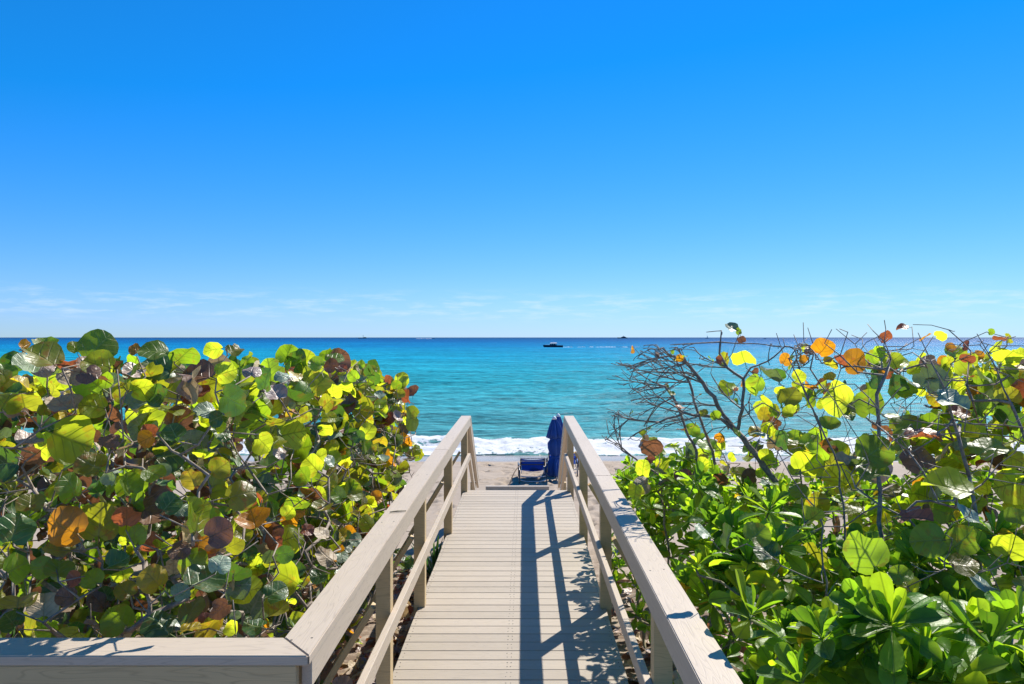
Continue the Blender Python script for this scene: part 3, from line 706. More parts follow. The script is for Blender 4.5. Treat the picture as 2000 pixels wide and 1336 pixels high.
# ------------------------------------------------------------------ sea grape shrubs on the left
MIX_L = {'lime': 20, 'green': 18, 'dark': 16, 'olive': 26, 'orange': 4, 'yellow': 3, 'rust': 5, 'brown': 7, 'tan': 7, 'mauve': 3, 'silver': 9}
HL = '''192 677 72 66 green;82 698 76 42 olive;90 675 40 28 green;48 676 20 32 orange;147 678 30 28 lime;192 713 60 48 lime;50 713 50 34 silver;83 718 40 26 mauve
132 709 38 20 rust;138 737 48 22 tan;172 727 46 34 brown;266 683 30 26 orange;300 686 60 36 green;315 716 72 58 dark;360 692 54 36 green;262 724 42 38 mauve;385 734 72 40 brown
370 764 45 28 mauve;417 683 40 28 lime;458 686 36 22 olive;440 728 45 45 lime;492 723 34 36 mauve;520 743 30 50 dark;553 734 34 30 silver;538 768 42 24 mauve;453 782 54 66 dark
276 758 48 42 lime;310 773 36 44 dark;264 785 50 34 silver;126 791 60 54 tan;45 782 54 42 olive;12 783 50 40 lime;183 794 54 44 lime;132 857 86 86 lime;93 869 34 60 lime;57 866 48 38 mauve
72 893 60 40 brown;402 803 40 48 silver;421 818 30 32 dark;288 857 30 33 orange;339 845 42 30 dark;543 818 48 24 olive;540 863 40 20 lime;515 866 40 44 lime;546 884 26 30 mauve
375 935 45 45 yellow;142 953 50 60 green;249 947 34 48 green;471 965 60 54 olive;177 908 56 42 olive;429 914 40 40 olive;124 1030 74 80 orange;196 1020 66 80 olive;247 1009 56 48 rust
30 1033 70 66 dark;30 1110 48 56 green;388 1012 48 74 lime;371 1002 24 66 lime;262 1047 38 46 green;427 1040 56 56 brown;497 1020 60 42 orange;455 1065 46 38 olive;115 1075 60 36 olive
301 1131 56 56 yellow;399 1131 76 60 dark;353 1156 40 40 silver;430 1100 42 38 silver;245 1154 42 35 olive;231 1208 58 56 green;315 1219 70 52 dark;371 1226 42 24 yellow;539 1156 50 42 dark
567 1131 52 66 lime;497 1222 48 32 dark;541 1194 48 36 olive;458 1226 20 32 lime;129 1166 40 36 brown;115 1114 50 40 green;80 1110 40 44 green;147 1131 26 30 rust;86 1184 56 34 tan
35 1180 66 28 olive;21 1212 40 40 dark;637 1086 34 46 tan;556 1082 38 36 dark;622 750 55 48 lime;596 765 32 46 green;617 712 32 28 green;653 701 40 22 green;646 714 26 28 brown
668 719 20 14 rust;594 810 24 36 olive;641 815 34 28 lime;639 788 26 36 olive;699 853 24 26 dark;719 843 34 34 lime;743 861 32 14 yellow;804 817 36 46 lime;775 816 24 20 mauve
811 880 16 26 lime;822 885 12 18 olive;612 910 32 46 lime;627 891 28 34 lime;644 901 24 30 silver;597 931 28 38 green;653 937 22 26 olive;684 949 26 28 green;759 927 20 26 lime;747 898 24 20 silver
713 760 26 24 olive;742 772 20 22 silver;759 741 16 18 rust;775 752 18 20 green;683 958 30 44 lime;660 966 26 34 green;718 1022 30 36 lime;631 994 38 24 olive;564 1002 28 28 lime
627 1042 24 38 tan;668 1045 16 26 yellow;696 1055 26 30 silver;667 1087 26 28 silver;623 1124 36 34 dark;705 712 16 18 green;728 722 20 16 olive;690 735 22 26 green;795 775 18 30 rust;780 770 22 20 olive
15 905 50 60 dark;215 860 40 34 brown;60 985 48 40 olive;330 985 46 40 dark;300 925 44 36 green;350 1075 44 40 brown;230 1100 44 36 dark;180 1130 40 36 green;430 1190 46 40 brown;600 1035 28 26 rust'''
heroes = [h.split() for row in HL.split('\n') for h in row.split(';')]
groups = {0: [], 1: [], 2: []}
def left_face(px, w):
    """distance of the hedge surface along this column: its end face, then the side along the walk"""
    side = 1.22*F/max(VX - px, 1)
    return max(2.98, min(side, 8.6)) + random.uniform(-0.06, 0.12)
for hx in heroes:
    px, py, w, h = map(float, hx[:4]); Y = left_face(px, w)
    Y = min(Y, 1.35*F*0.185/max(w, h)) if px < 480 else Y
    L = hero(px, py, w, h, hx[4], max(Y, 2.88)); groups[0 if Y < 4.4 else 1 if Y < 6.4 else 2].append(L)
def z_top_left(x, y):
    return np.interp(y, [2.8, 3.0, 6.0, 7.4, 8.4, 9.0], [2.0, 2.06, 2.0, 1.82, 1.60, 1.30]) + 0.10*(vnoise(np.array([x*2.2]), np.array([y*2.2]), 9)[0] - 0.5)
def gz1(x, y): return float(ground_z(np.array([x]), np.array([y]))[0])
tips = {0: [], 1: [], 2: []}
def add_tip(x, y, z, o, n, depth, mats=MIX_L, size=(0.10, 0.185)):
    g = 0 if y < 4.45 else 1 if y < 6.5 else 2
    t = Vector((x, y, z)); tips[g].append(t)
    groups[g] += cluster(t, o, n, mats, size, rank=y*0.35 + depth*6)
for i in range(75):                                             # end face towards the terrace
    x = random.uniform(-2.9, -1.25); z = random.uniform(-0.1, 2.0); d = abs(random.gauss(0, 0.16))
    if z < 0.6 and random.random() < 0.35: continue
    add_tip(x, 3.36 + d*2.0, min(z, z_top_left(x, 3.1) - 0.08), Vector((0, -1, 0.15)), random.choice((2, 2, 3)), d, size=(0.07, 0.15))
for i in range(330):                                            # face along the boardwalk
    y = 3.05 + 5.8*random.random()**0.85; zt = z_top_left(-1.2, y); z = gz1(-1.3, y) + 0.15 + (zt - gz1(-1.3, y) - 0.15)*random.random()**0.8; d = abs(random.gauss(0, 0.20))
    if z < 0.45 and random.random() < 0.4: continue
    add_tip(-1.37 - d*1.2 - 0.06*random.random(), y, z - 0.05, Vector((0.9, -0.35, 0.2)), random.choice((2, 3, 4)), d)
for i in range(150):                                            # top
    y = random.uniform(3.05, 8.8); x = -1.25 - 2.9*random.random()**1.3; zt = z_top_left(x, y); d = abs(random.gauss(0, 0.10))
    add_tip(x, y, zt - d - 0.10, Vector((0.1, -0.35, 0.9)), random.choice((2, 3, 3)), d*1.5 + max(0, -x-1.6)*0.2)
for i in range(420):                                            # low and inside
    y = random.uniform(3.9, 9.2); x = random.uniform(-5.2, -1.5); z = gz1(x, y) + random.uniform(0.1, 0.75)
    add_tip(x, y, z, rand_unit(), 3, 1.5, {'green': 3, 'dark': 4, 'olive': 3, 'brown': 3})
for i in range(430):                                            # far side, closing the view to the open beach
    if i < 300: y = random.uniform(7.4, 9.8); x = random.uniform(-7.5, -1.55)
    else: y = random.uniform(3.6, 9.2); x = random.uniform(-7.0, -4.0)
    z = random.uniform(gz1(x, y) + 0.1, z_top_left(x, min(y, 8.2)) - 0.15)
    add_tip(x, y, z, rand_unit(), 4, 2.5, {'green': 3, 'dark': 4, 'olive': 3, 'brown': 3}, (0.12, 0.2))
for i in range(60):                                             # small new growth on the end face
    add_tip(random.uniform(-2.6, -1.25), 3.12 + random.random()*0.2, random.uniform(0.2, 1.95), Vector((0, -1, 0.3)), 2, 0.1, {'lime': 4, 'yellow': 2, 'rust': 2, 'olive': 3, 'tan': 2, 'silver': 2}, (0.045, 0.09))
for i in range(300):                                            # twiggy middle
    y = random.uniform(4.7, 7.6); x = random.uniform(-5.5, -1.65); z = random.uniform(0.5, z_top_left(x, y) - 0.12)
    add_tip(x, y, z, rand_unit(), 3, 2.0, {'olive': 3, 'dark': 4, 'green': 2, 'brown': 5, 'rust': 1}, (0.11, 0.19))
bases = {0: [(-1.55, 3.5), (-2.05, 3.45), (-2.55, 3.7), (-1.9, 4.0)], 1: [(-1.6, 5.0), (-2.1, 5.6), (-2.7, 5.2), (-1.7, 6.0)], 2: [(-1.65, 7.0), (-2.2, 7.6), (-1.7, 8.1), (-2.9, 7.3)]}
labels_l = ['round leaved shrub with lime, rust and dark leaves rising behind the mitred railing corner',
            'round leaved shrub of green and brown leaves beside the middle of the boardwalk',
            'twiggy round leaved shrub tapering off towards the beach steps']
for g in range(3):
    cx = sum(b[0] for b in bases[g])/4; cy = sum(b[1] for b in bases[g])/4
    root = empty('sea_grape_shrub', (cx, cy, gz1(cx, cy)), labels_l[g], 'shrub', 'round leaved shrubs along the boardwalk')
    seeds = []
    for (bx, by) in bases[g]:
        z0 = gz1(bx, by) - 0.15; p = Vector((bx, by, z0)); poly = [p.copy()]
        for j in range(3):
            p = p + Vector((random.gauss(0, .16), random.gauss(-.03, .16), 0.42)); poly.append(p.copy())
        seeds.append(poly)
    tg = tips[g] + [l.base for l in groups[g] if l.rank <= -900]
    for i in range(420 if g == 0 else 300):                     # dead twigs between the leaves
        if g == 0 and random.random() < .45: t = Vector((random.uniform(-2.5, -1.3), 3.0 + abs(random.gauss(0, .22)), random.uniform(0.1, 1.8)))
        else: yy = random.uniform(*((3.1, 4.4), (4.4, 6.4), (6.4, 8.8))[g]); t = Vector((-1.24 - abs(random.gauss(0, .25)), yy, random.uniform(0.0, z_top_left(-1.3, yy) + 0.02)))
        tg.append(t)
    emit_branches('trunk', branch_tree(seeds, tg, twig=0.0026, cap_r=0.034, wob=0.018, step=0.10), root, M['bark'])
    emit_leaves(groups[g], root)

# ------------------------------------------------------------------ sea grape shrubs on the right
MIX_R = {'lime': 44, 'green': 30, 'dark': 7, 'olive': 12, 'orange': 3, 'yellow': 3, 'rust': 3, 'brown': 6, 'tan': 2, 'mauve': 2, 'silver': 9}
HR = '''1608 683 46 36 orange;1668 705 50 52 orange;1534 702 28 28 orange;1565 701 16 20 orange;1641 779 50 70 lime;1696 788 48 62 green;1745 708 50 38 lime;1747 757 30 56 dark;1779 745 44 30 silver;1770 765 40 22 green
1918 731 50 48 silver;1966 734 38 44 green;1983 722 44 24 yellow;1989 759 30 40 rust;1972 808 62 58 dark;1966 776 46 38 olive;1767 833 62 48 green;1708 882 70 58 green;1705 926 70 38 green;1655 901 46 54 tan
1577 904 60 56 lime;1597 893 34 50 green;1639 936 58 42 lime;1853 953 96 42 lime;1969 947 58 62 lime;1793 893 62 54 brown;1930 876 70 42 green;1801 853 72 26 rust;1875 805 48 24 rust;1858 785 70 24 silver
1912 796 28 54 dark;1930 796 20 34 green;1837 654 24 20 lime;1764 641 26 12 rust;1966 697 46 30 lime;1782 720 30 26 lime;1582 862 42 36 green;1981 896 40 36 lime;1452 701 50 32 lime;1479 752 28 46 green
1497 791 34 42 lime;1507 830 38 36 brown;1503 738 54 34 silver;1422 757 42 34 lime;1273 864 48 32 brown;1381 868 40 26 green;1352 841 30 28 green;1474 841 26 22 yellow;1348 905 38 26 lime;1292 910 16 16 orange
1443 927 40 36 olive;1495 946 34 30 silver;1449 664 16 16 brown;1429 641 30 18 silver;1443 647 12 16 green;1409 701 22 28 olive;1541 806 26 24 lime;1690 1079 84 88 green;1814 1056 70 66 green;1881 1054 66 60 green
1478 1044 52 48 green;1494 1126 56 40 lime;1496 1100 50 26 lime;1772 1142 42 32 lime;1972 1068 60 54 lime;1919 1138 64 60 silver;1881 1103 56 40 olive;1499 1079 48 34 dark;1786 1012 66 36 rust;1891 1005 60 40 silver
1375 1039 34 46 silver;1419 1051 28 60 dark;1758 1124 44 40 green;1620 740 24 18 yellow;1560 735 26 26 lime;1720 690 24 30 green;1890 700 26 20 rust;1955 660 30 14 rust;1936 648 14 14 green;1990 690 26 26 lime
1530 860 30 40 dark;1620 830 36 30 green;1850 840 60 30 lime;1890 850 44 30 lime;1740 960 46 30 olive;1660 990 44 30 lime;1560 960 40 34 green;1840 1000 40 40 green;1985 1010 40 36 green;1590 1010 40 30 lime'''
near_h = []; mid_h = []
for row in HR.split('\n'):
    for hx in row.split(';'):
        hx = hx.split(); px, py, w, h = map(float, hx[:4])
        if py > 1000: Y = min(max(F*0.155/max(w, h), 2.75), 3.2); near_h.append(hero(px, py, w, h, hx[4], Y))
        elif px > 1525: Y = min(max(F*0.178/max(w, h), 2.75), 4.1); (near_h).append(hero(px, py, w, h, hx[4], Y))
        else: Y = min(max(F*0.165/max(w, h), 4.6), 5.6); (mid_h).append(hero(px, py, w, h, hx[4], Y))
def px_tips(n, x0, x1, y0, y1, Ya, Yb, lst, tl, mats=MIX_R, nl=(2, 3), size=(0.10, 0.18), keep=None):
    for i in range(n):
        px, py, Y = random.uniform(x0, x1), random.uniform(y0, y1), random.uniform(Ya, Yb)
        if keep and not keep(px, py): continue
        t = P(px, py, Y); tl.append(t); lst.extend(cluster(t, Vector((-0.2, -0.8, 0.3)), random.choice(nl), mats, size, rank=Y))
nt_, mt_, ft_ = [], [], []; far_l = []
px_tips(78, 1640, 2060, 730, 900, 4.25, 5.2, near_h, nt_)
px_tips(46, 1560, 2080, 900, 1120, 3.95, 5.0, near_h, nt_)
px_tips(12, 1560, 2060, 1100, 1250, 3.4, 3.9, near_h, nt_, nl=(1, 2))
px_tips(26, 1540, 2000, 668, 720, 4.0, 5.0, near_h, nt_, {'olive': 3, 'rust': 3, 'orange': 3, 'lime': 3, 'brown': 3}, nl=(1,), size=(0.05, 0.10))
px_tips(36, 1470, 1660, 740, 960, 4.5, 6.0, mid_h, mt_, nl=(1, 2), size=(0.08, 0.15))
px_tips(38, 1230, 1520, 840, 960, 4.8, 6.2, mid_h, mt_, nl=(1, 2), size=(0.07, 0.14))
px_tips(30, 1220, 1480, 690, 850, 4.8, 5.6, mid_h, mt_, {'olive': 3, 'rust': 2, 'orange': 2, 'green': 3, 'brown': 2}, nl=(1,), size=(0.03, 0.07))
px_tips(36, 1750, 2250, 690, 1000, 4.6, 7.0, far_l, ft_, nl=(2, 3))
px_tips(18, 1600, 1950, 850, 1000, 5.0, 7.0, far_l, ft_, nl=(2, 3))
def PP(Y, *pts): return [P(x, y, Y + (pp[0] if pp else 0)) for (x, y, *pp) in pts]
# near, open shrub
bx = P(1800, 1300, 3.6); gz_ = gz1(bx.x, bx.y)
root = empty('sea_grape_shrub', (bx.x, bx.y, gz1(bx.x, bx.y)), 'open round leaved shrub with orange top leaves and sawn off stems', 'shrub', 'round leaved shrubs along the boardwalk')
g0 = lambda px, Y: Vector((P(px, 1000, Y).x, Y, gz1(P(px, 1000, Y).x, Y) - 0.15))
seeds = [[g0(1960, 3.7)] + PP(3.7, (1905, 1000), (1892, 927), (1861, 819), (1845, 760), (1818, 705), (1793, 650)),
         [g0(1760, 3.8)] + PP(3.8, (1722, 1050), (1719, 960), (1716, 860), (1712, 770), (1740, 700), (1728, 668), (1705, 646)),
         [P(1740, 700, 3.8)] + PP(3.8, (1726, 677), (1730, 643)),
         [g0(1690, 4.0)] + PP(3.9, (1640, 920), (1610, 850), (1565, 750), (1540, 700)),
         [g0(2080, 3.9)] + PP(3.9, (2020, 900), (1960, 760), (1930, 690), (1908, 652)),
         [P(1861, 819, 3.7)] + PP(3.5, (1900, 828), (1960, 830), (2040, 836)),
         [P(1861, 819, 3.7)] + PP(3.4, (1820, 860), (1770, 890)),
         [g0(1660, 3.5)] + PP(3.3, (1600, 1000), (1545, 930), (1518, 880)),
         [P(1765, 1010, 3.6)] + PP(3.2, (1770, 1000), (1800, 990)),
         [g0(1900, 2.9)] + PP(2.75, (1890, 1226), (1860, 1205), (1790, 1172), (1724, 1148)),
         [g0(1960, 2.9)] + PP(2.65, (1935, 1345), (1860, 1284), (1769, 1221))]
tg = nt_ + [l.base for l in near_h if l.rank <= -900]
for i in range(130): tg.append(P(random.uniform(1540, 2040), random.gauss(688, 24), random.uniform(3.7, 4.6)))
for i in range(200): tg.append(P(random.uniform(1560, 2040), random.uniform(740, 1150), random.uniform(3.0, 4.4)))
emit_branches('trunk', branch_tree(seeds, tg, twig=0.0021, cap_r=0.030, wob=0.012, step=0.08), root, M['bark']); emit_leaves(near_h, root)
# bare twiggy shrub leaning over the rail
bx = P(1560, 1010, 5.3)
root = empty('sea_grape_shrub', (bx.x, bx.y, gz1(bx.x, bx.y)), 'half bare round leaved shrub with a fan of thin leafless twigs against the sea', 'shrub', 'round leaved shrubs along the boardwalk')
seeds = [[g0(1580, 5.3)] + PP(5.2, (1530, 955), (1492, 911), (1439, 844), (1401, 792), (1374, 749), (1342, 709), (1310, 695)),
         [P(1439, 844, 5.2)] + PP(5.2, (1409, 819), (1369, 811), (1336, 806), (1288, 825), (1228, 819, .1)),
         [P(1439, 844, 5.2)] + PP(5.1, (1450, 800), (1453, 760), (1452, 740), (1466, 718), (1500, 705)),
         [P(1452, 740, 5.1)] + PP(5.1, (1420, 718), (1405, 690), (1407, 668), (1409, 646)),
         [P(1406, 674, 5.1)] + PP(5.1, (1440, 671), (1470, 671)),
         [g0(1440, 5.6)] + PP(5.5, (1395, 900), (1379, 849), (1355, 782), (1347, 747), (1330, 715)),
         [g0(1400, 5.4)] + PP(5.4, (1360, 880), (1338, 835), (1315, 776), (1299, 755)),
         [g0(1600, 5.2)] + PP(5.0, (1560, 900), (1480, 840), (1450, 790), (1430, 760)),
         [g0(1330, 5.6)] + PP(5.6, (1290, 930), (1240, 895), (1215, 880), (1195, 865)),
         [g0(1680, 5.0)] + PP(5.0, (1600, 830), (1570, 760), (1555, 700))]
tg = mt_ + [l.base for l in mid_h if l.rank <= -900]
def spray(p, d, L_, depth):
    """a thin leafless twig that forks and forks again"""
    n = max(3, int(L_/0.05)); poly = [p.copy()]; dd_ = d.normalized(); forks = []
    for j in range(n):
        dd_ = (dd_ + rand_unit()*0.13 + Vector((0, 0, 0.02))).normalized()
        if poly[-1].z > 2.12: dd_.z = min(dd_.z, -0.05)
        poly.append(poly[-1] + dd_*L_/n)
        if depth and random.random() < 0.62 and j >= 1: forks.append((poly[-1].copy(), dd_.copy(), 1 - j/n))
    seeds.append(poly)
    for (q, dq, f) in forks: spray(q, (dq + rand_unit()*0.62).normalized(), L_*random.uniform(.35, .6)*(0.5 + f*.5), depth-1)
for (px, py, Y, a, L_) in ((1342,709,5.2,172,.42),(1310,695,5.2,185,.36),(1374,749,5.2,165,.40),(1358,728,5.2,190,.40),(1401,792,5.2,160,.34),(1369,811,5.2,205,.30),(1336,806,5.2,160,.36),(1288,825,5.2,190,.30),(1299,755,5.4,170,.34),
        (1347,747,5.5,170,.40),(1330,715,5.5,150,.34),(1315,776,5.4,185,.34),(1228,819,5.3,165,.16),(1228,819,5.3,215,.18),(1407,668,5.1,170,.30),(1310,695,5.2,150,.30),(1342,709,5.2,140,.26),(1409,646,5.1,100,.10),(1240,895,5.6,150,.26),(1215,880,5.6,110,.26),(1470,671,5.1,30,.14),(1420,718,5.1,150,.30),(1299,755,5.4,195,.30),(1374,749,5.2,120,.28),(1500,705,5.1,60,.2),(1450,800,5.1,140,.25)):
    for rep_ in range(2):
        b2 = math.radians(a + random.gauss(0, 14)); spray(P(px, py, Y), Vector((math.cos(b2), random.gauss(-.1, .3), math.sin(b2))), L_*random.uniform(.75, 1.1), 2)
def fan(n, cx, cy, sx, sy, Y):
    for i in range(n): tg.append(P(random.gauss(cx, sx), random.gauss(cy, sy), Y + random.gauss(0, .25)))
fan(40, 1480, 800, 40, 50, 5.2); fan(50, 1500, 880, 60, 30, 5.4); fan(30, 1560, 700, 30, 20, 5.0)
emit_branches('trunk', branch_tree(seeds, tg, twig=0.0023, cap_r=0.036, wob=0.010, step=0.06), root, M['bark']); emit_leaves(mid_h, root)
# one more further down the dune
bx = P(1850, 1000, 5.8)
root = empty('sea_grape_shrub', (bx.x, bx.y, gz1(bx.x, bx.y)), 'green round leaved shrub on the dune behind the sawn off stems', 'shrub', 'round leaved shrubs along the boardwalk')
seeds = [[g0(1800 + 90*k, 5.8)] + PP(5.8, (1790 + 90*k, 900), (1770 + 110*k, 800), (1760 + 115*k, 690)) for k in range(4)]
tg = ft_ + [P(random.uniform(1650, 2200), random.uniform(668, 850), random.uniform(5, 6.6)) for i in range(120)]
emit_branches('trunk', branch_tree(seeds, tg, twig=0.0024, cap_r=0.030, wob=0.016), root, M['bark']); emit_leaves(far_l, root)

# ------------------------------------------------------------------ naupaka (spoon leaved) shrubs on the right
NMIX = {'nlime': 36, 'ngreen': 42, 'ndark': 18, 'nyell': 1.5, 'brown': 0}
def rosette(c, ax, size, n, rank):
    """whorl of spoon leaves round a stem tip: inner ones upright, outer ones spread and droop"""
    res = []; ax = ax.normalized(); u = ax.orthogonal().normalized(); w = ax.cross(u)
    for j in range(n):
        f = j/n; a = j*2.39996 + random.uniform(-.25, .25); tilt = math.radians(18 + 88*f**0.8 + random.uniform(-9, 9))
        rad = u*math.cos(a) + w*math.sin(a)
        d = ax*math.cos(tilt) + rad*math.sin(tilt); nn = ax*math.sin(tilt) - rad*math.cos(tilt)
        s = size*(0.62 + 0.55*f**0.6)*random.uniform(0.85, 1.12)
        k = random.choice((0, 3, 1)) if f < .5 else random.choice((1, 2, 2))
        res.append(make_leaf('n', k, pick(NMIX), c - ax*size*0.22*f, d, nn, s, rank))
    return res
def naupaka(label, base, rosettes):
    root = empty('naupaka_shrub', base, label, 'shrub', 'spoon leaved shrubs on the dune')
    lv = []; tips_ = []
    for (c, sz) in rosettes:
        ax = (Vector((random.gauss(-.05, .45), random.gauss(-.15, .45), 1.0)))
        lv += rosette(c, ax, sz, random.randint(10, 22), c.y); tips_.append(c - ax.normalized()*sz*0.2)
    seeds = [[Vector((base[0] + dx, base[1] + dy, base[2] - 0.1)), Vector((base[0] + dx*1.6, base[1] + dy*1.6, base[2] + 0.2))] for dx, dy in ((-.2, -.15), (.2, -.1), (0, .2), (.3, .25))]
    emit_branches('trunk', branch_tree(seeds, tips_, twig=0.0045, cap_r=0.02), root, M['stem']); emit_leaves(lv, root)
def patch(n, pts, Yr, sz):
    """rosettes over a picture region, standing at a plausible distance"""
    out = []
    for i in range(n):
        (x0, y0, x1, y1) = random.choice(pts); Y = random.uniform(*Yr)
        c = P(random.uniform(x0, x1), random.uniform(y0, y1), Y)
        if c.x < 0.86 + max(0, c.z + .1 - 1.0)*0.75: continue
        if c.z < gz1(c.x, c.y) + 0.12: c.z = gz1(c.x, c.y) + random.uniform(.12, .3)
        out.append((c, random.uniform(*sz)))
    return out
def base_at(px, Y): x = P(px, 1000, Y).x; return (x, Y, gz1(x, Y))
r1 = [(P(px, py, Y), s) for px, py, Y, s in ((1470, 1196, 2.75, .158), (1602, 1240, 2.6, .150), (1690, 1250, 2.55, .158), (1560, 1325, 2.45, .160), (1780, 1320, 2.4, .165))]
naupaka('low shrub with large glossy spoon shaped leaves in whorls right beside the bold grained railing', base_at(1560, 2.75), r1 + patch(26, [(1430, 1180, 1760, 1336), (1500, 1280, 1850, 1420)], (2.45, 3.0), (.12, .165)))
r0 = [(Vector((random.uniform(.92, 1.6), random.uniform(2.9, 4.3), random.uniform(.05, .62))), random.uniform(.10, .15)) for i in range(46)]
naupaka('low spoon leaved shrub filling the shade at the foot of the bold grained railing', base_at(1380, 3.5), r0)
r2 = [(P(px, py, Y), s) for px, py, Y, s in ((1935, 1250, 2.5, .160), (1890, 1215, 2.7, .150), (1985, 1210, 2.6, .160), (1850, 1330, 2.4, .160), (1990, 1330, 2.4, .160))]
naupaka('low shrub with large glossy spoon shaped leaves under two bare fallen twigs', base_at(1920, 2.75), r2 + patch(24, [(1800, 1200, 2060, 1336), (1850, 1300, 2080, 1420)], (2.4, 3.0), (.12, .165)))
r3 = [(P(px, py, Y), s) for px, py, Y, s in ((1352, 1004, 4.3, .150), (1362, 1104, 3.75, .11), (1360, 940, 4.6, .14))]
naupaka('bushy shrub with bright spoon shaped leaves leaning on the outside of the bold grained railing', base_at(1420, 3.9), r3 + patch(62, [(1250, 960, 1420, 1060), (1310, 1040, 1500, 1180), (1380, 980, 1560, 1120)], (3.3, 4.4), (.115, .16)))
naupaka('bushy spoon leaved shrub in the shade of the open round leaved shrub', base_at(1760, 3.6), patch(56, [(1520, 1060, 1800, 1200), (1700, 1040, 2040, 1200)], (3.4, 4.2), (.115, .16)))
naupaka('bright green spoon leaved shrub below the leafless twigs', base_at(1380, 5.6), patch(85, [(1215, 905, 1400, 1000), (1240, 890, 1340, 960), (1330, 900, 1480, 1020), (1400, 950, 1600, 1060)], (4.7, 6.4), (.10, .14)))
naupaka('spoon leaved shrub pressed against the far posts of the bold grained railing', base_at(1270, 6.0), [(Vector((random.uniform(.95, 1.4), random.uniform(4.6, 7.3), random.uniform(.45, .98))), random.uniform(.10, .14)) for i in range(44)])
naupaka('spoon leaved shrub at the dune edge where the bare sand starts', base_at(1330, 7.6), patch(60, [(1185, 930, 1300, 990), (1230, 905, 1420, 1000), (1350, 930, 1520, 1000)], (6.6, 8.6), (.10, .14)))
naupaka('spoon leaved shrub behind the sawn off stems on the open dune', base_at(1750, 6.0), patch(60, [(1560, 950, 1900, 1060), (1640, 930, 1980, 1020)], (4.8, 6.8), (.10, .14)))
naupaka('small spoon leaved shrub growing under the bold grained railing braces', base_at(1215, 4.6), [(Vector((random.uniform(.86, 1.1), random.uniform(3.2, 8.2), random.uniform(-.1, .6))), .11) for i in range(46)])

# ------------------------------------------------------------------ palmetto beside the walk, leaf litter
M['palm'] = leaf_mat('palmetto_blade', (0.03, 0.085, 0.03), (0.10, 0.24, 0.04), 0.3, (0.10, 0.16, 0.06), 0.2, spot_amt=0.1, naup=True)
pc = P(848, 1015, 8.6); pz = gz1(pc.x, 8.6)
pal = empty('palmetto', (pc.x, 8.6, pz), 'small dark green palmetto with stiff pointed blades outside the mitred railing', 'palm')
for i in range(30):
    a = random.uniform(0, 2*math.pi); t = random.uniform(.15, .95); L_ = random.uniform(.45, .75)
    d = Vector((math.cos(a)*math.sin(t), math.sin(a)*math.sin(t), math.cos(t))); sd = d.cross(Vector((0,0,1))).normalized()
    s0 = Vector((random.uniform(-.05,.05), random.uniform(-.05,.05), 0)); mb = MB(); nn = sd.cross(d)
    for (f, w) in ((0, .006), (.35, .018), (.7, .013), (1, .0015)):
        p = s0 + d*L_*f + Vector((0, 0, -.10*f*f))
        mb.v += [tuple(p - sd*w), tuple(p + nn*w*.5), tuple(p + sd*w)]
    for j in range(3): mb.f += [(j*3, j*3+1, j*3+4, j*3+3), (j*3+1, j*3+2, j*3+5, j*3+4)]
    mb.m = [0]*len(mb.f); mb.build('blade', M['palm'], pal)
lit = []
for i in range(900):
    if i < 620: y = random.uniform(3.2, 9.5); x = -0.9 - abs(random.gauss(0, .35))
    else: y = random.uniform(2.8, 8.5); x = 0.75 + abs(random.gauss(0, .7))
    nrm = (Vector((0, 0, 1)) + rand_unit()*0.55).normalized(); d = rand_unit(); d.z *= .25
    L_ = make_leaf('g', random.randrange(8), pick({'tan': 5, 'rust': 4, 'brown': 5, 'mauve': 3}), Vector((x, y, gz1(x, y) + random.uniform(.01, .05))), d, nrm, random.uniform(.07, .16), 0); lit.append(L_)
lr = empty('leaf_litter_root', (0, 0, 0)); emit_leaves(lit, lr, 0, 'leaf', 'leaf_litter')
for ch in list(lr.children): ch.parent = None; tag(ch, 'dry brown fallen leaves strewn on the sand under the railings', 'leaf litter', kind='stuff')
bpy.data.objects.remove(lr)
# a dead stick lying on the left cap
mb = MB(); c = P(777, 1001, 1423*1.13/(1001-659))
mb.tube([Vector((c.x-.05, c.y-.012, CAP_Z+.006)), Vector((c.x, c.y, CAP_Z+.009)), Vector((c.x+.05, c.y+.02, CAP_Z+.006))], [.0035, .005, .003], 6)
tag(mb.build('dead_stick', M['stem']), 'short dry stick lying on the mitred railing cap', 'stick')

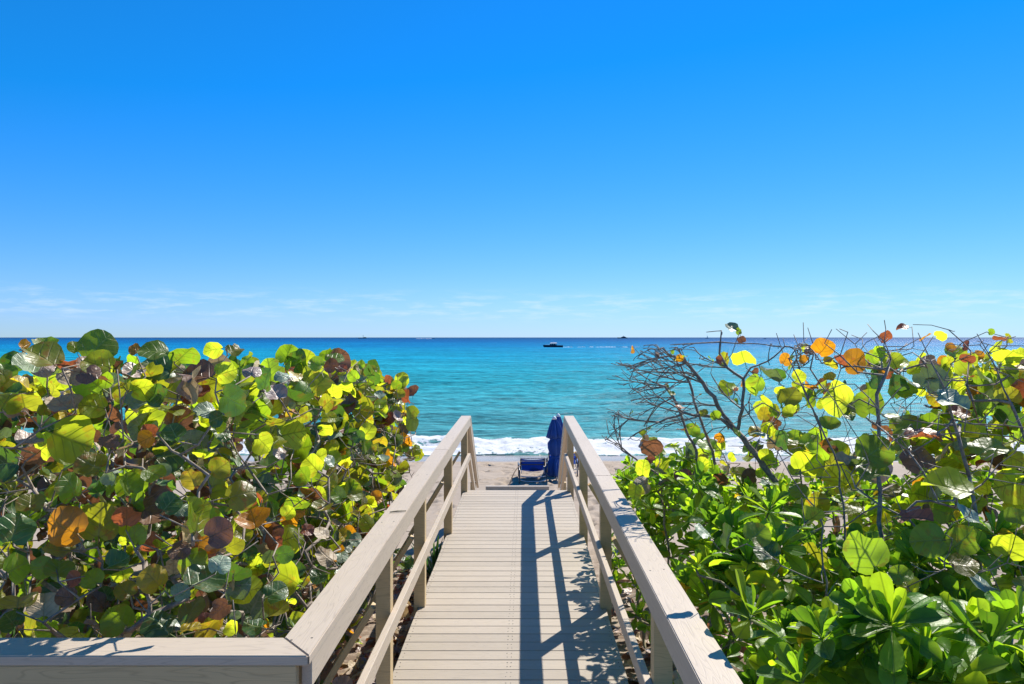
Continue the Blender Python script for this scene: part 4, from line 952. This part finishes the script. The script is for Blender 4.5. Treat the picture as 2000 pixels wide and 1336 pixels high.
# ------------------------------------------------------------------ beach things
M['blue'] = plain('blue_canvas', (0.012, 0.075, 0.32), 0.7, var=0.25, scale=14, bump=0.3, trans=0.25)
M['sling'] = plain('blue_sling', (0.012, 0.09, 0.42), 0.6, var=0.15, scale=30, trans=0.45)
M['sling_pale'] = plain('pale_blue_sling', (0.12, 0.25, 0.68), 0.6, var=0.12, scale=30, trans=0.45)
M['frame'] = plain('bronze_grey_metal', (0.10, 0.10, 0.11), 0.35, 0.5)
M['alu'] = plain('light_grey_metal', (0.55, 0.56, 0.58), 0.35, 0.6)
M['white'] = plain('white_plastic', (0.75, 0.76, 0.78), 0.4)
M['rope'] = plain('brown_cord', (0.16, 0.10, 0.06), 0.8)
def lounger(label, x, y, rot, sling, group, W=0.32):
    """chaise with the raised back towards the stairs; +Y of the thing points to its foot end"""
    root = empty('beach_lounger', (x, y, gz1(x, y) + 0.0), label, 'lounger', group); root.rotation_euler.z = rot; root.scale = (0.93, 0.93, 0.9)
    H = 0.26
    for sx in (-1, 1):
        mb = MB(); mb.tube([(sx*W, -0.12, H), (sx*W, 1.35, H), (sx*W, 1.42, H-.02)], .018, 8); mb.build('side_rail', M['frame'], root, True)
        for yy, dy in ((-0.02, -.10), (1.2, .06)):
            mb = MB(); mb.tube([(sx*W, yy, H), (sx*W*1.03, yy+dy, -0.06)], .016, 8); mb.build('leg', M['frame'], root, True)
        mb = MB(); mb.tube([(sx*(W-.03), 0.42, H+.02), (sx*(W-.03), 0.16, 0.60)], .016, 8); mb.build('back_rail', M['frame'], root, True)
        mb = MB(); mb.tube([(sx*(W+.02), 0.05, H), (sx*(W+.03), 0.08, H+.19), (sx*(W+.03), 0.45, H+.19), (sx*(W+.02), 0.5, H)], .014, 8); mb.build('arm_rest', M['frame'], root, True)
        mb = MB(); mb.tube([(sx*(W-.05), 0.27, 0.45), (sx*(W-.05), 0.10, H-.02)], .010, 6); mb.build('prop', M['alu'], root, True)
    def sag(a, b, n, nm, s0, s1, dz):
        mb = MB(); a = Vector(a); b = Vector(b); vs = []
        for i in range(n+1):
            for j in range(7):
                f = i/n; u = j/6*2-1; p = a.lerp(b, f); vs.append((u*(W-.02), p.y - (dz*(1-u*u)*0.6 if nm == 'back_sling' else 0)*-1, p.z - dz*(1-u*u)))
        mb.add(vs, [(i*7+j, i*7+j+1, (i+1)*7+j+1, (i+1)*7+j) for i in range(n) for j in range(6)])
        o = mb.build(nm, sling, root, True); md = o.modifiers.new('thick', 'SOLIDIFY'); md.thickness = .006; return o
    sag((0, .42, H+.02), (0, .165, .595), 6, 'back_sling', 0, 0, .03); sag((0, .44, H+.012), (0, 1.36, H+.012), 6, 'seat_sling', 0, 0, .04)
    for (yy, zz, mt, nm, bow) in ((.155, .61, M['alu'], 'head_bar', 0.0), (.205, .535, M['alu'], 'cross_bar', .0), (.29, .43, M['frame'], 'cross_bar', .0), (-.06, .21, M['alu'], 'cross_bar', -.03), (-.09, .12, M['alu'], 'cross_bar', -.05), (1.22, .16, M['frame'], 'cross_bar', 0.0)):
        mb = MB(); mb.tube([(-W+.02, yy, zz), (-W*.5, yy, zz+bow*.8), (W*.5, yy, zz+bow*.8), (W-.02, yy, zz)], .014, 8); mb.build(nm, mt, root, True)
    return root
def on_sand(px, Y): return (P(px, 900, Y).x, Y)
x, y = on_sand(1041, 16.2); lounger('dark blue sling lounger with raised back standing on the sand beyond the steps', x, y, 0.02, M['sling'], 'beach loungers')
x, y = on_sand(1098, 17.6); lounger('paler blue sling lounger half hidden behind the furled parasols', x, y, -0.10, M['sling_pale'], 'beach loungers', 0.39)
def parasol(label, x, y, ztop, lean, seed):
    z0 = gz1(x, y); root = empty('furled_parasol', (x, y, z0), label, 'parasol', 'furled beach parasols'); r = random.Random(seed)
    H = ztop - z0; root.rotation_euler = (lean[0], lean[1], 0)
    mb = MB(); mb.tube([(0, 0, -.35), (0, 0, H-.03)], .02, 10); mb.build('pole', M['alu'], root, True)
    ph = [r.uniform(0, 6) for _ in range(4)]
    def pleat(a, z): return 1 + .22*math.sin(4*a+ph[0]+z*1.2) + .13*math.sin(9*a+ph[1]-z*2.1) + .06*math.sin(17*a+ph[2])
    prof = [(.13, -1.42), (.235, -1.36), (.22, -1.22), (.15, -1.08), (.075, -.955), (.072, -.93), (.115, -.86), (.15, -.72), (.155, -.60), (.11, -.525), (.10, -.505), (.19, -.46), (.165, -.36), (.115, -.20), (.06, -.05), (.035, 0.0)]
    mb = MB(); mb.lathe([(a*0.88, H-.02+b*.93) for a, b in prof], n=72, mod=pleat); mb.build('canopy', M['blue'], root, True)
    for zz, rr in ((-.515, .112), (-.945, .078)):
        mb = MB(); mb.lathe([(rr*1.04, H-.02+zz*.93-.018), (rr*1.08, H-.02+zz*.93), (rr*1.04, H-.02+zz*.93+.018)], n=24); mb.build('tie_strap', M['sling'], root, True)
    mb = MB(); mb.lathe([(.05, H-.045), (.056, H-.03), (.045, H-.005), (.02, H+.02), (.006, H+.03)], n=16); mb.build('finial', M['white'], root, True)
for px, py, Y, lean, lab, sd in ((1082.5, 815, 16.6, (0.0, -0.035), 'furled dark blue parasol tied with straps beside the dark blue lounger', 1), (1090.5, 810, 17.5, (0.0, .05), 'furled dark blue parasol leaning away behind the other parasol', 2)):
    c = P(px, py, Y); z0 = gz1(c.x, Y); parasol(lab, c.x - lean[1]*(c.z - z0), Y, c.z, lean, sd)
mb = MB(); a = P(1016, 909, 16.1); pts = []
for f in np.linspace(0, 1, 9):
    q = P(1016 - 26*f, 909 + 39*f - 10*math.sin(math.pi*min(f*1.1, 1))*.9, 16.1); pts.append((q.x, 16.1 - f*0.9, max(q.z, gz1(q.x, 16.1-f*.9) + .01) if f < 1 else gz1(q.x, 15.2) - .02))
mb.tube(pts, .011, 6); tag(mb.build('cord', M['rope'], None, True), 'thin brown cord arching from the dark blue lounger down to the sand', 'cord')

# ------------------------------------------------------------------ boats
M['hull_dark'] = plain('navy_hull', (0.012, 0.018, 0.045), 0.25, var=.1)
M['hull_grey'] = plain('ship_grey', (0.04, 0.055, 0.075), 0.5)
M['boat_white'] = plain('boat_white', (0.72, 0.73, 0.74), 0.3)
M['glass'] = plain('dark_window', (0.015, 0.02, 0.03), 0.1)
M['sail'] = plain('sail_cloth', (0.6, 0.62, 0.64), 0.7)
M['wake'] = plain('white_foam', (0.80, 0.82, 0.84), 0.9, var=.05, scale=1.5, bump=.4)
def hull_mesh(L, B, H, bow=0.28, sheer=0.25, n=12):
    """pointed bow at -X, flat stern at +X, keel below the water"""
    mb = MB(); vs = []; sec = 7
    for i in range(n+1):
        f = i/n; x = -L/2 + L*f
        w = B/2*min(1.0, (f/bow)**0.6 if f < bow else 1.0); top = H*(1 + sheer*(1-f)**2)
        rake = L*0.06*(1-f)**3
        for j in range(sec):
            a = -1 + 2*j/(sec-1); s = abs(a)
            z = -0.25*H + (top + .25*H)*s**1.3; vs.append((x - rake*s, math.copysign(w*(0.55+.45*s)*(s > 0), a) if j != 3 else 0, z))
    fs = [(i*sec+j, (i+1)*sec+j, (i+1)*sec+j+1, i*sec+j+1) for i in range(n) for j in range(sec-1)]
    fs += [(i*sec, i*sec+sec-1, (i+1)*sec+sec-1, (i+1)*sec) for i in range(n)]
    fs.append(tuple(n*sec+j for j in range(sec)))
    mb.add(vs, fs); return mb
def house(root, nm, x0, x1, w, z0, z1, rake0, rake1, mat):
    mb = MB()
    mb.add([(x0, -w, z0), (x1, -w, z0), (x1, w, z0), (x0, w, z0), (x0+rake0, -w*.85, z1), (x1-rake1, -w*.85, z1), (x1-rake1, w*.85, z1), (x0+rake0, w*.85, z1)],
           [(3,2,1,0),(4,5,6,7),(0,1,5,4),(1,2,6,5),(2,3,7,6),(3,0,4,7)])
    return mb.build(nm, mat, root)
def sea_at(px, py): Y = F*(CZ-SEA)/(py-VY); return P(px, py, Y)
def wake(root, pts, wid, nm='wake'):
    mb = MB(); r = random.Random(4)
    for (x0, x1) in pts:
        n = max(4, int((x1-x0)/1.2))
        for i in range(n):
            x = x0 + (x1-x0)*(i+.5)/n; l = (x1-x0)/n*1.3; w = wid*r.uniform(.5, 1.2); h = r.uniform(.12, .42); yy = r.uniform(-.3, .3)*wid
            mb.add([(x-l, yy, -.05), (x, yy-w, -.05), (x+l, yy, -.05), (x, yy+w, -.05), (x, yy, h)], [(0,1,4),(1,2,4),(2,3,4),(3,0,4)])
    return mb.build(nm, M['wake'], root)
# motor yacht crossing
c = sea_at(1081, 678.3); Lb = 37*c.y/F
yt = empty('motor_yacht', (c.x, c.y, SEA), 'dark hulled motor yacht with white cabin roof trailing a long wake', 'boat')
hull_mesh(Lb, Lb*.28, Lb*.105).build('hull', M['hull_dark'], yt)
mb = MB(); mb.box((-Lb*.44, -Lb*.10, Lb*.128), (-Lb*.12, Lb*.10, Lb*.140)); mb.build('foredeck', M['boat_white'], yt)
house(yt, 'cabin', -Lb*.22, Lb*.17, Lb*.115, Lb*.10, Lb*.205, Lb*.06, Lb*.01, M['glass'])
for xx in (-.10, .0, .10, .155):
    mb = MB(); mb.box((Lb*xx-.07, -Lb*.117, Lb*.12), (Lb*xx+.07, -Lb*.104, Lb*.205)); mb.build('window_post', M['boat_white'], yt)
mb = MB(); mb.add([(-Lb*.19, -Lb*.12, Lb*.20), (Lb*.20, -Lb*.12, Lb*.20), (Lb*.20, Lb*.12, Lb*.20), (-Lb*.19, Lb*.12, Lb*.20), (-Lb*.14, -Lb*.03, Lb*.262), (Lb*.15, -Lb*.03, Lb*.262), (Lb*.15, Lb*.03, Lb*.262), (-Lb*.14, Lb*.03, Lb*.262)],
       [(3,2,1,0),(4,5,6,7),(0,1,5,4),(1,2,6,5),(2,3,7,6),(3,0,4,7)]); mb.build('cabin_roof', M['boat_white'], yt)
mb = MB(); mb.tube([(0, 0, Lb*.23), (0, 0, Lb*.33)], .04, 6); mb.build('mast', M['boat_white'], yt)
mb = MB(); mb.box((Lb*.40, -Lb*.11, Lb*.05), (Lb*.52, Lb*.11, Lb*.085)); mb.build('swim_platform', M['boat_white'], yt)
wake(yt, [(Lb*.45, Lb*.98), (-.15*Lb, Lb*.45)], .5, 'bow_wave')
s_ = c.y/F
wk = wake(None, [(48*s_, 62*s_), (70*s_, 78*s_), (84*s_, 168*s_)], .45); wk.location = (c.x, c.y + 1.5, SEA + .02); tag(wk, 'long broken white wake line behind the dark hulled yacht', 'wake')
def far_at(px, Y): return Vector(((px-VX)*Y/F, Y, SEA))
# work boat with a tall mast on the horizon
c = far_at(708, 3000); Lb = 16*c.y/F
o = empty('work_boat', c, 'small grey work boat with one tall mast on the horizon', 'boat')
hull_mesh(Lb, Lb*.25, Lb*.07).build('hull', M['hull_grey'], o); house(o, 'deckhouse', Lb*.16, Lb*.44, Lb*.09, Lb*.06, Lb*.15, 0, 0, M['hull_grey'])
mb = MB(); mb.tube([(Lb*.08, 0, 0), (Lb*.08, 0, Lb*.42)], Lb*.02, 6); mb.build('mast', M['hull_grey'], o)
# large yacht
c = far_at(1216, 3200); Lb = 19*c.y/F
o = empty('large_yacht', c, 'large dark stepped yacht on the horizon beyond the crossing motor yacht', 'boat')
hull_mesh(Lb, Lb*.2, Lb*.08).build('hull', M['hull_grey'], o); house(o, 'lower_deck', -Lb*.18, Lb*.36, Lb*.09, Lb*.08, Lb*.145, Lb*.07, Lb*.04, M['hull_grey'])
house(o, 'upper_deck', -Lb*.04, Lb*.26, Lb*.08, Lb*.145, Lb*.20, Lb*.05, Lb*.05, M['hull_grey']); mb = MB(); mb.tube([(Lb*.09, 0, Lb*.2), (Lb*.09, 0, Lb*.29)], Lb*.014, 6); mb.build('mast', M['hull_grey'], o)
# sailing boat
c = far_at(1381, 2600); Lb = 6*c.y/F
o = empty('sailing_boat', c, 'tiny sailing boat with a bare slim mast on the horizon', 'boat')
hull_mesh(Lb, Lb*.25, Lb*.11).build('hull', M['hull_grey'], o); mb = MB(); mb.tube([(0, 0, 0), (0, 0, Lb*1.35)], .22, 6); mb.build('mast', M['hull_grey'], o)
mb = MB(); mb.add([(.3, -.1, Lb*.2), (Lb*.35, -.1, Lb*.2), (.3, -.1, Lb*1.0), (.3, .1, Lb*.2), (Lb*.35, .1, Lb*.2), (.3, .1, Lb*1.0)], [(0,1,2), (5,4,3), (0,3,4,1), (1,4,5,2), (2,5,3,0)]); mb.build('furled_sail', M['sail'], o)
# speed boats
for px, Y, flip, lab, wk_ in ((846, 2100, 1, 'tiny speed boat at the head of a bright white spray streak', 34), (1494, 2000, -1, 'tiny dark fishing boat on the horizon right of the sailing boat', 0), (1573, 1900, -1, 'tiny white speed boat with short spray beside the orange leaves', 9)):
    c = far_at(px, Y); Lb = 5*Y/F
    o = empty('speed_boat', c, lab, 'boat')
    hull_mesh(Lb, Lb*.3, Lb*.13).build('hull', M['hull_grey'] if wk_ != 9 else M['boat_white'], o); house(o, 'console', -Lb*.1, Lb*.15, Lb*.08, Lb*.12, Lb*.28, Lb*.05, 0, M['boat_white' if wk_ else 'hull_grey'])
    if flip > 0: o.rotation_euler.z = math.pi
    if wk_:
        q = Y/F; w = wake(o, [(Lb*.4, wk_*q)], 2.0, 'spray'); w.scale = (1, 1, 5.0)
